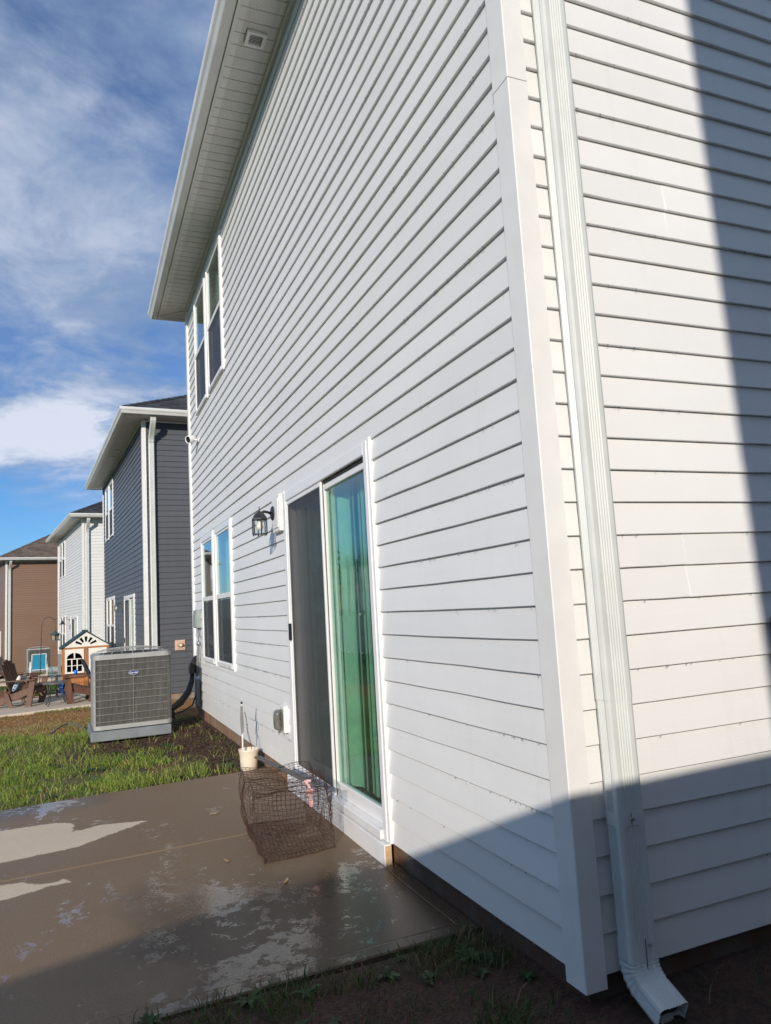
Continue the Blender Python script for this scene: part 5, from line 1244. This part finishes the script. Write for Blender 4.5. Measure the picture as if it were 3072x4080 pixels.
# ------------------------------------------------------------------ grass and weeds
def blades(name, P, hgt, wid, col, lean, label, cat='grass', seed=1):
    rr = np.random.default_rng(seed); n = len(P); az = rr.uniform(0, 2*np.pi, n)
    z = ground_z(P[:, 0], P[:, 1]); base = np.stack([P[:, 0], P[:, 1], z-0.008], 1)
    la = rr.uniform(0, 2*np.pi, n); ld = np.stack([np.cos(la), np.sin(la), np.zeros(n)], 1)*(lean*hgt*rr.uniform(0.2, 1.0, n))[:, None]
    sd_ = np.stack([np.cos(az), np.sin(az), np.zeros(n)], 1)*(wid*0.5)[:, None]; up_ = np.zeros((n, 3)); up_[:, 2] = hgt
    m1 = base+up_*0.55+ld*0.35; tip = base+up_*(1-0.18*lean)[:, None]+ld if np.ndim(lean) else base+up_*(1-0.18*lean)+ld
    V = np.stack([base-sd_, base+sd_, m1-sd_*0.8, m1+sd_*0.8, tip], 1).reshape(-1, 3)
    I = np.arange(n)*5; quads = np.stack([I, I+1, I+3, I+2], 1); tris = np.stack([I+2, I+3, I+4], 1)
    me = bpy.data.meshes.new(name); me.vertices.add(len(V)); me.vertices.foreach_set('co', V.reshape(-1).astype(np.float32))
    nl = n*7; me.loops.add(nl); me.polygons.add(n*2)
    loops = np.concatenate([quads, tris], 1).reshape(-1); me.loops.foreach_set('vertex_index', loops.astype(np.int32))
    st = np.stack([np.arange(n)*7, np.arange(n)*7+4], 1).reshape(-1); me.polygons.foreach_set('loop_start', st.astype(np.int32))
    me.update(calc_edges=True); me.validate()
    cc = np.repeat(np.concatenate([col, np.ones((n, 1))], 1), 5, 0); ca = me.color_attributes.new('col', 'FLOAT_COLOR', 'POINT'); ca.data.foreach_set('color', cc.reshape(-1).astype(np.float32))
    o = link(name, me, 'blade'); tag(o, label, cat, kind='stuff'); return o
def clumped(n, x0, x1, y0, y1, dens, rr, nc, spread):
    cx = rr.uniform(x0, x1, nc); cy = rr.uniform(y0, y1, nc); k = rr.integers(0, nc, n)
    x = cx[k]+rr.normal(size=n)*spread; y = cy[k]+rr.normal(size=n)*spread; keep = (rr.uniform(size=n) < dens(x, y)); return np.stack([x[keep], y[keep]], 1), k[keep]
def palette(n, rr, k, cols, w):
    cols = np.array(cols); ck = rr.choice(len(cols), size=4000, p=w); c = cols[np.where(rr.uniform(size=n) < 0.6, ck[k % 4000], rr.choice(len(cols), size=n, p=w))]; return c*rr.uniform(0.7, 1.3, (n, 1))
sm = lambda a, b, x: np.clip((x-a)/(b-a), 0, 1)**2*(3-2*np.clip((x-a)/(b-a), 0, 1))
GREEN = [(0.150, 0.235, 0.034), (0.220, 0.310, 0.045), (0.075, 0.140, 0.028), (0.32, 0.36, 0.08), (0.40, 0.29, 0.13)]
def lawns():
    rr = np.random.default_rng(11)
    def dens(x, y):
        d = np.ones(x.shape); nz = vnoise(x*1.2, y*1.2, 9); n2 = vnoise(x*3.5, y*3.5, 4)
        nearwall = sm(-0.95, -0.20, y+0.35*(nz-0.5)); d *= 1-0.86*nearwall*sm(-4.4, -5.2, x)
        d *= 1-0.95*np.exp(-(((x+6.45)/0.72)**2+((y+0.95)/0.85)**2)**1.6)            # mulch in front of the condenser
        d *= 1-0.80*sm(0.50, 0.68, n2)*(0.35+0.65*sm(-2.2, -0.6, y)); d *= 1-0.6*sm(0.55, 0.8, vnoise(x*1.9+7, y*1.9, 12))
        d *= np.where((x > -8.0) & (x < -6.85) & (y > -1.36) & (y < -0.4), 0, 1); d *= np.where(y > -0.03, 0, 1)*np.where((x > -4.245), 0, 1)
        d *= 1-0.93*sm(-8.5, -9.2, x+1.3*(nz-0.5))
        return d
    P, k = clumped(70000, -10.4, -4.1, -3.6, -0.02, dens, rr, 2600, 0.055)
    n = len(P); h = rr.uniform(0.03, 0.10, n)*(0.55+0.95*vnoise(P[:, 0]*2, P[:, 1]*2, 6))*(1+0.35*sm(-5.6, -4.4, P[:, 0])); big = rr.uniform(size=n) < 0.05; h[big] *= 1.6
    blades('grass', P, h, rr.uniform(0.0035, 0.0075, n), palette(n, rr, k, GREEN, [0.26, 0.34, 0.10, 0.20, 0.10])*1.22, 1.15, 'green lawn between the patio and the condenser', seed=2)
    d2 = lambda x, y: sm(-8.1, -8.9, x+1.2*(vnoise(x*1.2, y*1.2, 9)-0.5))*np.where((y < 0.25+(-8.5-x)*0.06), 1, 0)*np.where((x > -14.0) | (y > -0.6), 1, 0)*np.where((x < -13.0) & (y > -0.55), 0, 1)
    P, k = clumped(32000, -14.0, -7.9, -4.2, 0.9, d2, rr, 1700, 0.09); n = len(P)
    blades('dry_grass', P, rr.uniform(0.02, 0.055, n), rr.uniform(0.005, 0.011, n), palette(n, rr, k, [(0.42, 0.24, 0.095), (0.34, 0.17, 0.065), (0.50, 0.32, 0.15), (0.16, 0.19, 0.05), (0.24, 0.13, 0.06)], [0.34, 0.24, 0.2, 0.10, 0.12]), 1.2, 'dry straw coloured grass in front of the slate house patio', seed=3)
    d3 = lambda x, y: np.where((x < -17.45) | (x > -13.9), 1, 0.0)*np.where(y > -0.5+(x+13.3)*0.12, 0, 1)*np.where((x < -27.0) & (x > -30.6), 0, 1)
    P, k = clumped(26000, -36, -17.3, -6.0, -1.0, d3, rr, 2500, 0.16); n = len(P)
    blades('far_lawn', P, rr.uniform(0.03, 0.08, n), rr.uniform(0.012, 0.024, n), palette(n, rr, k, [(0.065, 0.135, 0.020), (0.10, 0.18, 0.028), (0.05, 0.10, 0.018), (0.24, 0.20, 0.07)], [0.4, 0.34, 0.16, 0.10]), 0.8, 'green lawn behind the neighbouring houses', seed=4)
    P, k = clumped(2600, -14.25, -13.5, -3.5, -0.9, lambda x, y: sm(0.45, 0.6, vnoise(x*2, y*2, 8)), rr, 240, 0.06); n = len(P)
    blades('edge_grass', P, rr.uniform(0.03, 0.08, n), rr.uniform(0.006, 0.012, n), palette(n, rr, k, GREEN[:3], [0.4, 0.4, 0.2]), 0.8, 'green grass fringe along the slate house patio', seed=5)
    d4 = lambda x, y: np.where((x > -0.70), 1, 0)*np.where((x < 0.02) & (y > -0.02), 0, 1)*np.where((x < 0.04) & (x > -0.09) & (y > -0.04), 0, 1)*(0.25+0.75*sm(0.40, 0.62, vnoise(x*4, y*4, 3)))*np.where((x > -0.02) & (x < 0.63) & (y > 0.0) & (y < 0.32), 0, 1)
    P, k = clumped(52000, -0.80, 1.5, -1.9, 2.2, d4, rr, 1100, 0.045); n = len(P)
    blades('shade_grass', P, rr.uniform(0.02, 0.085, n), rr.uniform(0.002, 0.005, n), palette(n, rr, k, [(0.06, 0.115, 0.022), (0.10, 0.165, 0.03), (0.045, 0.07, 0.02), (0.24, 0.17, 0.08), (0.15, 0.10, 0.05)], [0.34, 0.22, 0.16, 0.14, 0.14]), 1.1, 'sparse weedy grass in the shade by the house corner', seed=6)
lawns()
def mulch():
    rr = np.random.default_rng(31); n = 5200; mb = []
    x = np.concatenate([rr.normal(-6.35, 0.55, n//2), rr.uniform(-8.4, -4.3, n-n//2)]); y = np.concatenate([rr.normal(-0.95, 0.45, n//2), -np.abs(rr.normal(0, 0.42, n-n//2))-0.02])
    ok = (y < -0.02) & ~((x > -7.9) & (x < -6.9) & (y > -1.34) & (y < -0.47)) & (x < -4.25); x = x[ok]; y = y[ok]; n = len(x); z = ground_z(x, y)+rr.uniform(0.0, 0.012, n)
    a = rr.uniform(0, 6.28, n); L = rr.uniform(0.012, 0.055, n); w = rr.uniform(0.002, 0.006, n); t = rr.uniform(-0.35, 0.35, n)
    d = np.stack([np.cos(a), np.sin(a), t], 1)*L[:, None]*0.5; e = np.stack([-np.sin(a), np.cos(a), np.zeros(n)], 1)*w[:, None]; c = np.stack([x, y, z], 1); u = np.array([0, 0, 0.003])
    V = np.stack([c-d-e, c+d-e, c+d+e, c-d+e, c-d+u, c+d+u], 1).reshape(-1, 3); I = np.arange(n)*6
    F = np.concatenate([np.stack([I, I+1, I+5, I+4], 1), np.stack([I+4, I+5, I+2, I+3], 1)])
    me = bpy.data.meshes.new('mulch'); me.from_pydata(V.tolist(), [], F.tolist()); me.update()
    cols = np.array([(0.06, 0.028, 0.02), (0.11, 0.055, 0.036), (0.17, 0.10, 0.065), (0.03, 0.016, 0.012), (0.26, 0.18, 0.11)])[rr.choice(5, n, p=[0.34, 0.28, 0.16, 0.14, 0.08])]
    ca = me.color_attributes.new('col', 'FLOAT_COLOR', 'POINT'); ca.data.foreach_set('color', np.repeat(np.concatenate([cols, np.ones((n, 1))], 1), 6, 0).reshape(-1))
    tag(link('mulch', me, 'blade'), 'brown bark mulch around the condenser pad and wall', 'mulch', kind='stuff')
mulch()
def weed(x, y, s, seed, kind):
    rr = random.Random(seed); g = float(ground_z(x, y)); mb = MB(); cols = []
    nl = rr.randint(9, 15)
    for i in range(nl):
        a = 2*math.pi*i/nl*1.62+rr.uniform(-0.3, 0.3); L = s*rr.uniform(0.6, 1.1); w = L*(0.22 if kind else 0.15); el = rr.uniform(0.25, 0.9)
        d = Vector((math.cos(a), math.sin(a), 0)); sd_ = Vector((-d.y, d.x, 0)); o = len(mb.v); N = 5
        for k in range(N+1):
            t = k/N; c = d*(L*t)+Vector((0, 0, L*el*(t-0.75*t*t)+0.004)); ww = w*math.sin(math.pi*min(0.97, 0.12+t*0.88))
            mb.v += [tuple(c-sd_*ww+Vector((0, 0, 0.15*ww))), tuple(c), tuple(c+sd_*ww+Vector((0, 0, 0.15*ww)))]
        for k in range(N):
            for m2 in range(2): b = o+k*3+m2; mb.f.append((b, b+1, b+4, b+3))
        c = rr.uniform(0.45, 1.0)*(0.8 if s < 0.05 else 1.0); cols += [(0.055*c, 0.115*c, 0.026*c, 1)]*(3*(N+1))
    me = mb.mesh('weed'); ca = me.color_attributes.new('col', 'FLOAT_COLOR', 'POINT'); ca.data.foreach_set('color', [v for c in cols for v in c])
    o = link('weed', me, 'leafy', None, True); o.location = (x, y, g); return o
rr = random.Random(21)
for i in range(60):
    x, y = rr.uniform(-0.70, 0.45), rr.uniform(-1.35, -0.05)
    tag(weed(x, y, rr.uniform(0.025, 0.07), i, i % 2), 'low broad-leaved weed in the shaded soil by the house corner', 'weed', 'weeds in the shade')
for i in range(22):
    x, y = rr.uniform(-6.3, -4.3), rr.uniform(-2.6, -0.15)
    tag(weed(x, y, rr.uniform(0.05, 0.10), 100+i, i % 2), 'leafy weed growing in the sunny grass behind the patio', 'weed', 'weeds in the sun')
